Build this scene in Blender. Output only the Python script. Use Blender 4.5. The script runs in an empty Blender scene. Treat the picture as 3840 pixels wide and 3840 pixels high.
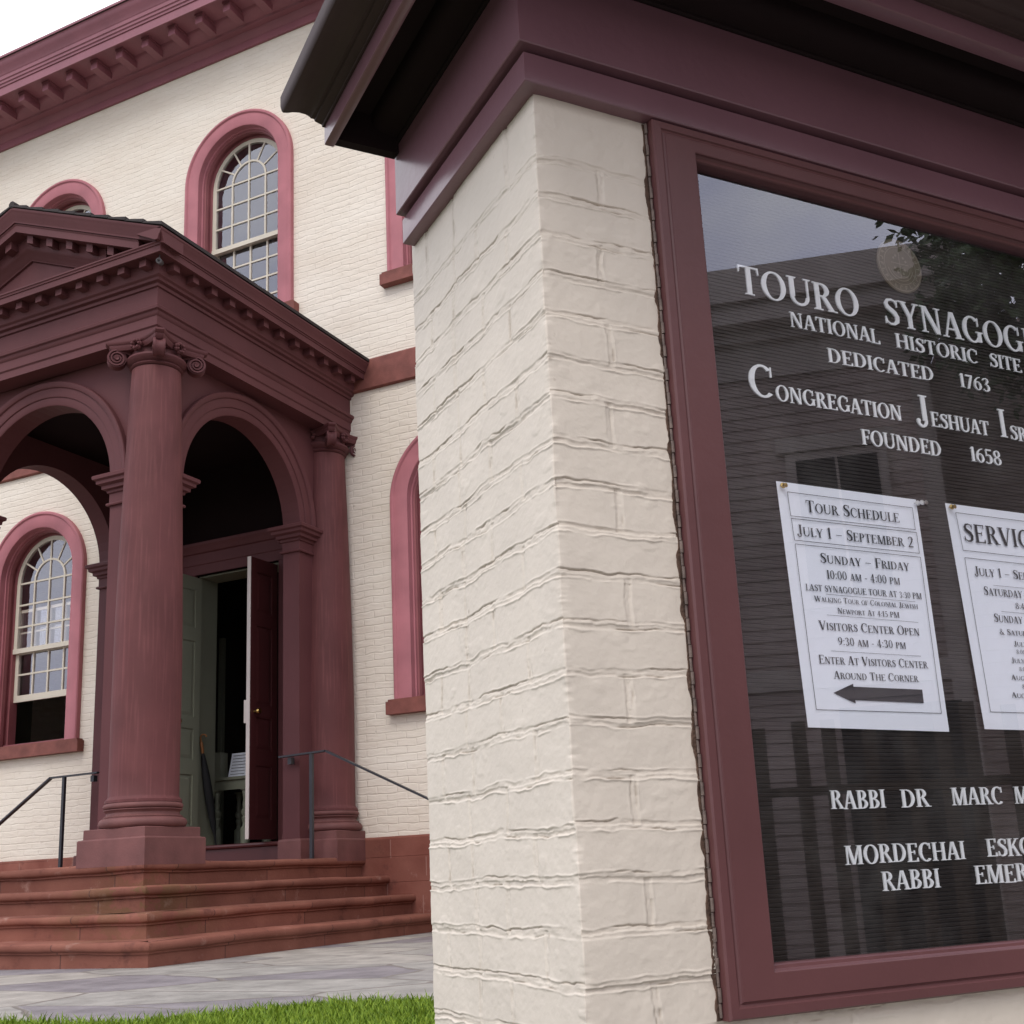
import bpy, bmesh, math, random
import numpy as np
from mathutils import Vector, Matrix
from mathutils.geometry import tessellate_polygon

random.seed(7)
rng = np.random.default_rng(11)
SC = bpy.context.scene
COL = SC.collection

# ------------------------------------------------------------------ camera
cam = bpy.data.cameras.new("camera")
cam.sensor_width = 36.0
cam.lens = 41.41
cam.shift_x = 0.0052
cam.shift_y = 0.0603
cam.clip_start = 0.05
cam.clip_end = 900.0
co = bpy.data.objects.new("camera", cam)
COL.objects.link(co)
CR = [[0.895816, 0.442086, -0.045541], [-0.149337, 0.202915, -0.967742], [-0.418584, 0.873719, 0.247794]]
co.matrix_world = Matrix(((CR[0][0], -CR[1][0], -CR[2][0], 0), (CR[0][1], -CR[1][1], -CR[2][1], 0),
                          (CR[0][2], -CR[1][2], -CR[2][2], 0), (0, 0, 0, 1)))
SC.camera = co

# ------------------------------------------------------------------ sky and sun
SUN_EL, SUN_AZ = math.radians(50), math.radians(174)      # azimuth measured from +Y towards +X
sun_dir = Vector((math.sin(SUN_AZ) * math.cos(SUN_EL), math.cos(SUN_AZ) * math.cos(SUN_EL), math.sin(SUN_EL)))
w = bpy.data.worlds.new("World")
SC.world = w
w.use_nodes = True
nt = w.node_tree
nt.nodes.clear()
N = nt.nodes.new
out = N("ShaderNodeOutputWorld"); bg = N("ShaderNodeBackground")
sky = N("ShaderNodeTexSky"); sky.sky_type = 'NISHITA'; sky.sun_disc = False
sky.sun_elevation = SUN_EL; sky.sun_rotation = SUN_AZ
tc = N("ShaderNodeTexCoord"); mp = N("ShaderNodeMapping"); mp.inputs['Scale'].default_value = (1.5, 1.5, 3.2)
nz = N("ShaderNodeTexNoise"); nz.inputs['Scale'].default_value = 2.2; nz.inputs['Detail'].default_value = 7; nz.inputs['Roughness'].default_value = 0.52
cr = N("ShaderNodeValToRGB")
cr.color_ramp.elements[0].position = 0.30; cr.color_ramp.elements[0].color = (0.58, 0.61, 0.84, 1)
cr.color_ramp.elements[1].position = 0.64; cr.color_ramp.elements[1].color = (1.0, 1.0, 1.02, 1)
sc_ = N("ShaderNodeVectorMath"); sc_.operation = 'SCALE'; sc_.inputs['Scale'].default_value = 18.0
cov = N("ShaderNodeMapRange"); cov.inputs['From Min'].default_value = 0.2; cov.inputs['From Max'].default_value = 0.42
cov.inputs['To Min'].default_value = 0.72; cov.inputs['To Max'].default_value = 1.0
mx = N("ShaderNodeMix"); mx.data_type = 'RGBA'
L = nt.links.new
L(tc.outputs['Generated'], mp.inputs['Vector']); L(mp.outputs[0], nz.inputs['Vector'])
L(nz.outputs['Fac'], cr.inputs['Fac']); L(cr.outputs['Color'], sc_.inputs[0])
L(nz.outputs['Fac'], cov.inputs['Value']); L(cov.outputs[0], mx.inputs['Factor'])
L(sky.outputs[0], mx.inputs['A']); L(sc_.outputs[0], mx.inputs['B'])
L(mx.outputs['Result'], bg.inputs['Color']); bg.inputs['Strength'].default_value = 0.1
L(bg.outputs[0], out.inputs['Surface'])
sl = bpy.data.lights.new("sun", 'SUN'); sl.energy = 1.15; sl.angle = math.radians(24); sl.color = (1.0, 0.96, 0.9)
so = bpy.data.objects.new("sun", sl); COL.objects.link(so)
so.rotation_euler = sun_dir.to_track_quat('Z', 'Y').to_euler()

vs = SC.view_settings
vs.view_transform = 'Standard'; vs.look = 'None'; vs.exposure = 0.0; vs.gamma = 1.0; vs.use_curve_mapping = False
SC.cycles.max_bounces = 8; SC.cycles.transparent_max_bounces = 12

# ------------------------------------------------------------------ materials
def lnk(m): return m.node_tree.nodes, m.node_tree.links.new

def mat(name, col, rough=0.6, var=0.12, vscale=3.0, bump=0.0, bscale=60.0, spec=0.35, streak=0.0, col2=None, metal=0.0, bdist=0.004):
    m = bpy.data.materials.new(name); m.use_nodes = True
    n, l = lnk(m); b = n['Principled BSDF']
    b.inputs['Roughness'].default_value = rough; b.inputs['Specular IOR Level'].default_value = spec; b.inputs['Metallic'].default_value = metal
    t = n.new("ShaderNodeTexCoord"); a = n.new("ShaderNodeTexNoise"); a.inputs['Scale'].default_value = vscale; a.inputs['Detail'].default_value = 6
    l(t.outputs['Object'], a.inputs['Vector'])
    x = n.new("ShaderNodeMix"); x.data_type = 'RGBA'
    c2 = col2 if col2 else tuple(min(1, c * (1 + var)) for c in col)
    c1 = col if col2 else tuple(c * (1 - var) for c in col)
    x.inputs['A'].default_value = (*c1, 1); x.inputs['B'].default_value = (*c2, 1)
    r = n.new("ShaderNodeMapRange"); r.inputs['From Min'].default_value = 0.3; r.inputs['From Max'].default_value = 0.7
    l(a.outputs['Fac'], r.inputs['Value']); l(r.outputs[0], x.inputs['Factor'])
    last = x.outputs['Result']
    if streak > 0:
        mp = n.new("ShaderNodeMapping"); mp.inputs['Scale'].default_value = (26, 26, 1.3)
        l(t.outputs['Object'], mp.inputs['Vector'])
        s = n.new("ShaderNodeTexNoise"); s.inputs['Scale'].default_value = 1.6; s.inputs['Detail'].default_value = 4
        l(mp.outputs[0], s.inputs['Vector'])
        r2 = n.new("ShaderNodeMapRange"); r2.inputs['From Min'].default_value = 0.5; r2.inputs['From Max'].default_value = 0.78
        l(s.outputs['Fac'], r2.inputs['Value'])
        y = n.new("ShaderNodeMix"); y.data_type = 'RGBA'; y.inputs['B'].default_value = (*[min(1, c * (1 + 2 * streak) + 0.02 * streak) for c in col], 1)
        l(last, y.inputs['A'])
        q = n.new("ShaderNodeMath"); q.operation = 'MULTIPLY'; q.inputs[1].default_value = min(1.0, streak * 1.4)
        l(r2.outputs[0], q.inputs[0]); l(q.outputs[0], y.inputs['Factor']); last = y.outputs['Result']
    l(last, b.inputs['Base Color'])
    if bump > 0:
        g = n.new("ShaderNodeTexNoise"); g.inputs['Scale'].default_value = bscale; g.inputs['Detail'].default_value = 5
        l(t.outputs['Object'], g.inputs['Vector'])
        bp = n.new("ShaderNodeBump"); bp.inputs['Strength'].default_value = bump; bp.inputs['Distance'].default_value = bdist
        l(g.outputs['Fac'], bp.inputs['Height']); l(bp.outputs[0], b.inputs['Normal'])
    return m

def glass_mat(name, gain=1.9, wav=0.0):
    m = bpy.data.materials.new(name); m.use_nodes = True
    n, l = lnk(m); n.remove(n['Principled BSDF']); o = n['Material Output']
    tr = n.new("ShaderNodeBsdfTransparent"); gl = n.new("ShaderNodeBsdfGlossy"); gl.inputs['Roughness'].default_value = 0.0; gl.inputs['Color'].default_value = (0.88, 0.89, 1.0, 1)
    fr = n.new("ShaderNodeFresnel"); fr.inputs['IOR'].default_value = 1.52
    mu = n.new("ShaderNodeMath"); mu.operation = 'MULTIPLY'; mu.inputs[1].default_value = gain; mu.use_clamp = True
    mi = n.new("ShaderNodeMixShader")
    ge = n.new("ShaderNodeNewGeometry"); ir = n.new("ShaderNodeMapRange"); ir.inputs['To Min'].default_value = 1.52; ir.inputs['To Max'].default_value = 1 / 1.52
    l(ge.outputs['Backfacing'], ir.inputs['Value']); l(ir.outputs[0], fr.inputs['IOR'])
    l(fr.outputs[0], mu.inputs[0]); l(mu.outputs[0], mi.inputs['Fac']); l(tr.outputs[0], mi.inputs[1]); l(gl.outputs[0], mi.inputs[2])
    l(mi.outputs[0], o.inputs['Surface'])
    # a thin uneven film of dust on the pane
    dt = n.new("ShaderNodeTexCoord"); dn = n.new("ShaderNodeTexNoise"); dn.inputs['Scale'].default_value = 7; dn.inputs['Detail'].default_value = 9; dn.inputs['Roughness'].default_value = .7; l(dt.outputs['Object'], dn.inputs['Vector'])
    dr = n.new("ShaderNodeMapRange"); dr.inputs['From Min'].default_value = .45; dr.inputs['From Max'].default_value = .8; dr.inputs['To Max'].default_value = .05; l(dn.outputs['Fac'], dr.inputs['Value'])
    dd = n.new("ShaderNodeBsdfDiffuse"); dd.inputs['Color'].default_value = (.7, .68, .64, 1); dm = n.new("ShaderNodeMixShader"); l(dr.outputs[0], dm.inputs['Fac']); l(mi.outputs[0], dm.inputs[1]); l(dd.outputs[0], dm.inputs[2]); l(dm.outputs[0], o.inputs['Surface'])
    if wav > 0:
        t = n.new("ShaderNodeTexCoord"); g = n.new("ShaderNodeTexNoise"); g.inputs['Scale'].default_value = 3.0
        l(t.outputs['Object'], g.inputs['Vector'])
        bp = n.new("ShaderNodeBump"); bp.inputs['Strength'].default_value = wav; bp.inputs['Distance'].default_value = 0.01
        l(g.outputs['Fac'], bp.inputs['Height']); l(bp.outputs[0], gl.inputs['Normal'])
    return m

def brick_wall_mat():
    m = bpy.data.materials.new("painted brick facade"); m.use_nodes = True
    n, l = lnk(m); b = n['Principled BSDF']; b.inputs['Roughness'].default_value = 0.7; b.inputs['Specular IOR Level'].default_value = 0.25
    t = n.new("ShaderNodeTexCoord"); sp = n.new("ShaderNodeSeparateXYZ"); cb = n.new("ShaderNodeCombineXYZ"); ad = n.new("ShaderNodeMath")
    l(t.outputs['Object'], sp.inputs[0]); l(sp.outputs['X'], ad.inputs[0]); l(sp.outputs['Y'], ad.inputs[1]); l(ad.outputs[0], cb.inputs[0]); l(sp.outputs['Z'], cb.inputs[1])
    wn = n.new("ShaderNodeTexNoise"); wn.inputs['Scale'].default_value = 5; wn.inputs['Detail'].default_value = 4; l(t.outputs['Object'], wn.inputs['Vector'])
    wm = n.new("ShaderNodeVectorMath"); wm.operation = 'MULTIPLY_ADD'; wm.inputs[1].default_value = (0.05, 0.05, 0.05); l(wn.outputs['Color'], wm.inputs[0]); l(cb.outputs[0], wm.inputs[2])
    br = n.new("ShaderNodeTexBrick"); br.inputs['Scale'].default_value = 1.0; br.inputs['Brick Width'].default_value = 0.22; br.inputs['Row Height'].default_value = 0.07
    br.inputs['Mortar Size'].default_value = 0.009; br.inputs['Mortar Smooth'].default_value = 0.7; br.inputs['Color1'].default_value = (1, 1, 1, 1); br.inputs['Color2'].default_value = (0.72, 0.72, 0.72, 1); br.inputs['Mortar'].default_value = (0.30, 0.30, 0.30, 1)
    l(wm.outputs[0], br.inputs['Vector'])
    fn = n.new("ShaderNodeTexNoise"); fn.inputs['Scale'].default_value = 17; fn.inputs['Detail'].default_value = 7
    mp = n.new("ShaderNodeMapping"); mp.inputs['Scale'].default_value = (0.5, 0.5, 1.3); l(t.outputs['Object'], mp.inputs['Vector']); l(mp.outputs[0], fn.inputs['Vector'])
    hh = n.new("ShaderNodeMath"); hh.operation = 'MULTIPLY_ADD'; hh.inputs[1].default_value = 1.3; l(fn.outputs['Fac'], hh.inputs[0]); l(br.outputs['Color'], hh.inputs[2])
    bp = n.new("ShaderNodeBump"); bp.inputs['Strength'].default_value = 0.55; bp.inputs['Distance'].default_value = 0.012; l(hh.outputs[0], bp.inputs['Height']); l(bp.outputs[0], b.inputs['Normal'])
    # chips and stains: sparse small darker specks and broad mottling
    x = n.new("ShaderNodeMix"); x.data_type = 'RGBA'; x.inputs['A'].default_value = (0.70, 0.61, 0.50, 1); x.inputs['B'].default_value = (0.79, 0.715, 0.605, 1)
    vn = n.new("ShaderNodeTexNoise"); vn.inputs['Scale'].default_value = 1.3; vn.inputs['Detail'].default_value = 9; vn.inputs['Roughness'].default_value = 0.65; l(mp.outputs[0], vn.inputs['Vector'])
    r = n.new("ShaderNodeMapRange"); r.inputs['From Min'].default_value = 0.35; r.inputs['From Max'].default_value = 0.65; l(vn.outputs['Fac'], r.inputs['Value']); l(r.outputs[0], x.inputs['Factor'])
    mp2 = n.new("ShaderNodeMapping"); mp2.inputs['Scale'].default_value = (9, 9, 30); l(t.outputs['Object'], mp2.inputs['Vector'])
    cn = n.new("ShaderNodeTexNoise"); cn.inputs['Scale'].default_value = 1.0; cn.inputs['Detail'].default_value = 5; l(mp2.outputs[0], cn.inputs['Vector'])
    r2 = n.new("ShaderNodeMapRange"); r2.inputs['From Min'].default_value = 0.66; r2.inputs['From Max'].default_value = 0.76; r2.inputs['To Max'].default_value = 0.5; l(cn.outputs['Fac'], r2.inputs['Value'])
    y = n.new("ShaderNodeMix"); y.data_type = 'RGBA'; y.inputs['B'].default_value = (0.40, 0.33, 0.27, 1); l(x.outputs['Result'], y.inputs['A']); l(r2.outputs[0], y.inputs['Factor'])
    l(y.outputs['Result'], b.inputs['Base Color'])
    return m

def flag_mat():
    m = bpy.data.materials.new("flagstone"); m.use_nodes = True
    n, l = lnk(m); b = n['Principled BSDF']; b.inputs['Roughness'].default_value = 0.55
    t = n.new("ShaderNodeTexCoord"); mp = n.new("ShaderNodeMapping"); mp.inputs['Scale'].default_value = (1.0, 1.6, 1); mp.inputs['Rotation'].default_value = (0, 0, 0.25)
    l(t.outputs['Object'], mp.inputs['Vector'])
    wn = n.new("ShaderNodeTexNoise"); wn.inputs['Scale'].default_value = 2.5; l(mp.outputs[0], wn.inputs['Vector'])
    wm = n.new("ShaderNodeVectorMath"); wm.operation = 'MULTIPLY_ADD'; wm.inputs[1].default_value = (0.10, 0.10, 0); l(wn.outputs['Color'], wm.inputs[0]); l(mp.outputs[0], wm.inputs[2])
    v = n.new("ShaderNodeTexVoronoi"); v.voronoi_dimensions = '2D'; v.inputs['Scale'].default_value = 1.0; l(wm.outputs[0], v.inputs['Vector'])
    e = n.new("ShaderNodeTexVoronoi"); e.voronoi_dimensions = '2D'; e.feature = 'DISTANCE_TO_EDGE'; e.inputs['Scale'].default_value = 1.0; l(wm.outputs[0], e.inputs['Vector'])
    s = n.new("ShaderNodeSeparateColor"); l(v.outputs['Color'], s.inputs[0])
    cr = n.new("ShaderNodeValToRGB"); cr.color_ramp.interpolation = 'CONSTANT'
    els = cr.color_ramp.elements; els[0].color = (0.30, 0.28, 0.255, 1); els[1].position = 0.25; els[1].color = (0.235, 0.212, 0.215, 1)
    for p_, c_ in ((0.45, (0.37, 0.34, 0.295)), (0.62, (0.255, 0.235, 0.24)), (0.8, (0.33, 0.31, 0.275))):
        q = els.new(p_); q.color = (*c_, 1)
    l(s.outputs[0], cr.inputs['Fac'])
    fn = n.new("ShaderNodeTexNoise"); fn.inputs['Scale'].default_value = 5; fn.inputs['Detail'].default_value = 9; fn.inputs['Roughness'].default_value = 0.65; l(t.outputs['Object'], fn.inputs['Vector'])
    r = n.new("ShaderNodeMapRange"); r.inputs['From Min'].default_value = 0.3; r.inputs['From Max'].default_value = 0.7; r.inputs['To Min'].default_value = 0.62; r.inputs['To Max'].default_value = 1.25; l(fn.outputs['Fac'], r.inputs['Value'])
    mu = n.new("ShaderNodeVectorMath"); mu.operation = 'SCALE'; l(cr.outputs[0], mu.inputs[0]); l(r.outputs[0], mu.inputs['Scale'])
    x = n.new("ShaderNodeMix"); x.data_type = 'RGBA'; l(mu.outputs[0], x.inputs['A']); x.inputs['B'].default_value = (0.20, 0.175, 0.15, 1)
    r2 = n.new("ShaderNodeMapRange"); r2.inputs['From Min'].default_value = 0.010; r2.inputs['From Max'].default_value = 0.022; r2.inputs['To Min'].default_value = 1; r2.inputs['To Max'].default_value = 0; l(e.outputs['Distance'], r2.inputs['Value']); l(r2.outputs[0], x.inputs['Factor'])
    l(x.outputs['Result'], b.inputs['Base Color'])
    ms = n.new("ShaderNodeMath"); ms.operation = 'MULTIPLY_ADD'; ms.inputs[1].default_value = -0.6; l(r2.outputs[0], ms.inputs[0]); l(fn.outputs['Fac'], ms.inputs[2])
    s2 = n.new("ShaderNodeMath"); s2.operation = 'MULTIPLY_ADD'; s2.inputs[1].default_value = 0.6; l(s.outputs[1], s2.inputs[0]); l(ms.outputs[0], s2.inputs[2])
    bp = n.new("ShaderNodeBump"); bp.inputs['Strength'].default_value = 0.7; bp.inputs['Distance'].default_value = 0.02; l(s2.outputs[0], bp.inputs['Height']); l(bp.outputs[0], b.inputs['Normal'])
    return m

BROWN = (0.112, 0.039, 0.040)
M_brown = mat("brown purple paint", BROWN, 0.6, 0.10, 2.0, 0.12, 45, 0.2, 0.12)
M_shaft = mat("weathered brown paint", (0.124, 0.042, 0.041), 0.62, 0.16, 2.5, 0.2, 35, 0.2, 0.35)
M_sand = mat("brown painted sandstone", (0.16, 0.064, 0.058), 0.62, 0.16, 6, 0.35, 70, 0.3)
M_kiosk = mat("kiosk brown paint", (0.185, 0.088, 0.104), 0.30, 0.10, 3.0, 0.14, 50, 0.7, 0.08)
M_frame = mat("frame brown paint", (0.122, 0.046, 0.046), 0.45, 0.10, 4.0, 0.15, 60, 0.4, 0.10)
M_pink = mat("rose painted surround", (0.41, 0.148, 0.165), 0.6, 0.14, 3.0, 0.15, 40, 0.3, 0.12)
M_rose2 = mat("dull rose frame paint", (0.26, 0.085, 0.09), 0.55, 0.12, 3.0, 0.1, 40, 0.3, 0.1)
M_corn = mat("rose brown cornice paint", (0.27, 0.098, 0.118), 0.5, 0.12, 2.0, 0.1, 40, 0.4, 0.15)
M_stone = mat("brownstone", (0.185, 0.060, 0.043), 0.75, 0.2, 3.0, 0.5, 40, 0.15, 0.0, (0.26, 0.100, 0.072))
M_sill = mat("red brown sill stone", (0.20, 0.07, 0.055), 0.7, 0.25, 7.0, 0.4, 60, 0.25)
M_wall = brick_wall_mat()
M_sash = mat("cream sash paint", (0.62, 0.56, 0.45), 0.5, 0.06)
M_green = mat("pale sage paint", (0.23, 0.24, 0.175), 0.5, 0.06, 2.0)
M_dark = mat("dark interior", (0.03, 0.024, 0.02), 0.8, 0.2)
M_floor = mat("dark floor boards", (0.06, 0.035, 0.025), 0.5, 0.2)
M_door = mat("dark red door paint", (0.085, 0.022, 0.022), 0.4, 0.1, 3, 0.1, 40, 0.45)
M_edge = mat("pale door edge", (0.62, 0.55, 0.5), 0.5, 0.08)
M_brass = mat("brass", (0.55, 0.38, 0.13), 0.3, 0.1, metal=1.0)
M_iron = mat("black iron paint", (0.022, 0.021, 0.026), 0.4, 0.2, 10, 0.2, 80, 0.5)
M_roof = mat("dark shingles", (0.035, 0.028, 0.026), 0.8, 0.3, 8, 0.6, 30)
M_glass = glass_mat("old window glass", 3.3, 0.3)
M_pane = glass_mat("display case glass", 2.7)
M_flag = flag_mat()
M_soil = mat("lawn soil", (0.06, 0.075, 0.025), 0.9, 0.3, 6)
M_board = mat("black letter board", (0.020, 0.016, 0.014), 0.45, 0.1, 5, spec=0.3)
M_letter = mat("white plastic letters", (0.93, 0.95, 0.96), 0.4, 0.03)
M_paper = mat("white paper", (0.88, 0.91, 0.97), 0.7, 0.02)
M_ink = mat("black ink", (0.03, 0.03, 0.035), 0.6, 0.05)
M_grey = mat("grey ink", (0.16, 0.16, 0.18), 0.6, 0.05)
M_seal = mat("tan seal", (0.17, 0.14, 0.10), 0.4, 0.15, 20)
M_seal2 = mat("pale seal relief", (0.30, 0.26, 0.20), 0.4, 0.1, 20)
M_wood = mat("brown wood", (0.28, 0.12, 0.04), 0.4, 0.2)
M_black = mat("black cloth", (0.012, 0.012, 0.013), 0.8, 0.2)
M_chrome = mat("bright steel", (0.5, 0.49, 0.47), 0.3, 0.2, 30, metal=1.0)
M_hinge = mat("worn hinge steel", (0.16, 0.12, 0.10), 0.5, 0.4, 60, 0.4, 200)
M_rust = mat("weathered brown edge", (0.11, 0.065, 0.045), 0.85, 0.45, 60, 0.8, 150)
M_soffit_shade = mat("near black soffit shade", (0.020, 0.012, 0.012), 0.8, 0.1, spec=0.1)  # deep shade under the kiosk cornice, put into the colour
M_crown = mat("dark brown crown tone", (0.060, 0.036, 0.033), 0.6, 0.15, 4, 0.15, 60, 0.25)  # crown moulding in a darker brown than the corona
M_clap = mat("grey brown clapboard", (0.46, 0.36, 0.31), 0.7, 0.25, 0.8)
M_trim = mat("taupe trim", (0.50, 0.42, 0.36), 0.6, 0.1)
M_asph = mat("grey sidewalk", (0.24, 0.23, 0.22), 0.85, 0.2, 5, 0.4, 60)
M_bark = mat("bark", (0.07, 0.05, 0.035), 0.9, 0.3, 10, 0.6, 20)
M_white = mat("clear pale plastic", (0.6, 0.6, 0.6), 0.4)
M_cam = mat("grey camera housing", (0.10, 0.09, 0.09), 0.4)
def joints(m, width, mort, moss=None):
    # masonry joints every few blocks along the run of a course
    n, l = lnk(m); b = n['Principled BSDF']; src = b.inputs['Base Color'].links[0].from_socket
    t = n.new("ShaderNodeNewGeometry"); sp = n.new("ShaderNodeSeparateXYZ"); l(t.outputs['Position'], sp.inputs[0])
    def mth(op, a, c=None, d=None):
        q = n.new("ShaderNodeMath"); q.operation = op
        for k, v in enumerate((a, c, d)):
            if v is None: continue
            if isinstance(v, (int, float)): q.inputs[k].default_value = v
            else: l(v, q.inputs[k])
        return q.outputs[0]
    row = mth('FLOOR', mth('MULTIPLY', mth('ADD', sp.outputs['Z'], 3.0 - .044), 1 / .166))
    run = mth('ADD', mth('SUBTRACT', sp.outputs['X'], sp.outputs['Y']), mth('MULTIPLY', row, .37))
    fr_ = mth('FRACT', mth('MULTIPLY', run, 1 / width)); jn = mth('LESS_THAN', mth('ABSOLUTE', mth('SUBTRACT', fr_, .5)), .0045 / width * 1.0)
    blk = n.new("ShaderNodeTexWhiteNoise"); blk.noise_dimensions = '2D'; cb = n.new("ShaderNodeCombineXYZ"); l(mth('FLOOR', mth('ADD', mth('MULTIPLY', run, 1 / width), .5)), cb.inputs[0]); l(row, cb.inputs[1]); l(cb.outputs[0], blk.inputs['Vector'])
    sc = n.new("ShaderNodeVectorMath"); sc.operation = 'SCALE'; l(src, sc.inputs[0]); l(mth('MULTIPLY_ADD', blk.outputs['Value'], .34, .82), sc.inputs['Scale'])
    # pale bloom and dark damp patches
    pn = n.new("ShaderNodeTexNoise"); pn.inputs['Scale'].default_value = 4.5; pn.inputs['Detail'].default_value = 8; pn.inputs['Roughness'].default_value = .7; l(t.outputs['Position'], pn.inputs['Vector'])
    x0 = n.new("ShaderNodeMix"); x0.data_type = 'RGBA'; x0.inputs['B'].default_value = (0.42, 0.27, 0.22, 1); l(sc.outputs[0], x0.inputs['A'])
    rr = n.new("ShaderNodeMapRange"); rr.inputs['From Min'].default_value = .60; rr.inputs['From Max'].default_value = .74; rr.inputs['To Max'].default_value = .55; l(pn.outputs['Fac'], rr.inputs['Value']); l(rr.outputs[0], x0.inputs['Factor'])
    x1 = n.new("ShaderNodeMix"); x1.data_type = 'RGBA'; x1.inputs['B'].default_value = (0.085, 0.032, 0.026, 1); l(x0.outputs['Result'], x1.inputs['A'])
    r3 = n.new("ShaderNodeMapRange"); r3.inputs['From Min'].default_value = .42; r3.inputs['From Max'].default_value = .30; r3.inputs['To Max'].default_value = .7; l(pn.outputs['Fac'], r3.inputs['Value']); l(r3.outputs[0], x1.inputs['Factor'])
    last = x1.outputs['Result']
    if moss:
        vm = n.new("ShaderNodeVectorMath"); vm.operation = 'DISTANCE'; vm.inputs[1].default_value = moss; l(t.outputs['Position'], vm.inputs[0])
        mf = mth('MULTIPLY', mth('SUBTRACT', 1.0, mth('MINIMUM', mth('MULTIPLY', vm.outputs['Value'], 1 / .75), 1.0)), mth('MULTIPLY', mth('GREATER_THAN', pn.outputs['Fac'], .49), .5))
        xm = n.new("ShaderNodeMix"); xm.data_type = 'RGBA'; xm.inputs['B'].default_value = (0.10, 0.085, 0.025, 1); l(last, xm.inputs['A']); l(mf, xm.inputs['Factor']); last = xm.outputs['Result']
    x2 = n.new("ShaderNodeMix"); x2.data_type = 'RGBA'; x2.inputs['B'].default_value = (*mort, 1); l(last, x2.inputs['A']); l(mth('MULTIPLY', jn, .8), x2.inputs['Factor'])
    l(x2.outputs['Result'], b.inputs['Base Color'])
    return m
M_steps = joints(mat("brownstone step", (0.172, 0.062, 0.043), 0.75, 0.2, 3.0, 0.5, 40, 0.15, 0.0, (0.245, 0.098, 0.068)), 1.15, (0.07, 0.035, 0.03), (-5.95, 6.35, .05))
joints(M_stone, .78, (0.30, 0.16, 0.13))

def pillar_mat():
    m = mat("cream painted brick", (0.68, 0.605, 0.505), 0.62, 0.045, 7.0, 0.3, 140, 0.3, bdist=0.0015)
    n, l = lnk(m); b = n['Principled BSDF']
    src = b.inputs['Base Color'].links[0].from_socket
    t = n.new("ShaderNodeTexCoord"); a = n.new("ShaderNodeTexNoise"); a.inputs['Scale'].default_value = 38; a.inputs['Detail'].default_value = 3; l(t.outputs['Object'], a.inputs['Vector'])
    r = n.new("ShaderNodeMapRange"); r.inputs['From Min'].default_value = 0.73; r.inputs['From Max'].default_value = 0.80; r.inputs['To Max'].default_value = 0.55; l(a.outputs['Fac'], r.inputs['Value'])
    at = n.new("ShaderNodeAttribute"); at.attribute_name = "dirt"
    ad = n.new("ShaderNodeMath"); ad.operation = 'ADD'; ad.use_clamp = True; l(r.outputs[0], ad.inputs[0]); l(at.outputs['Fac'], ad.inputs[1])
    x = n.new("ShaderNodeMix"); x.data_type = 'RGBA'; l(src, x.inputs['A']); x.inputs['B'].default_value = (0.33, 0.25, 0.17, 1); l(ad.outputs[0], x.inputs['Factor'])
    l(x.outputs['Result'], b.inputs['Base Color'])
    return m
M_pillar = pillar_mat()
M_porch_shade = mat("near black porch shade", (0.014, 0.007, 0.007), 0.85, 0.1, spec=0.1)  # brown blackened to paint in the shade inside the porch

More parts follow.
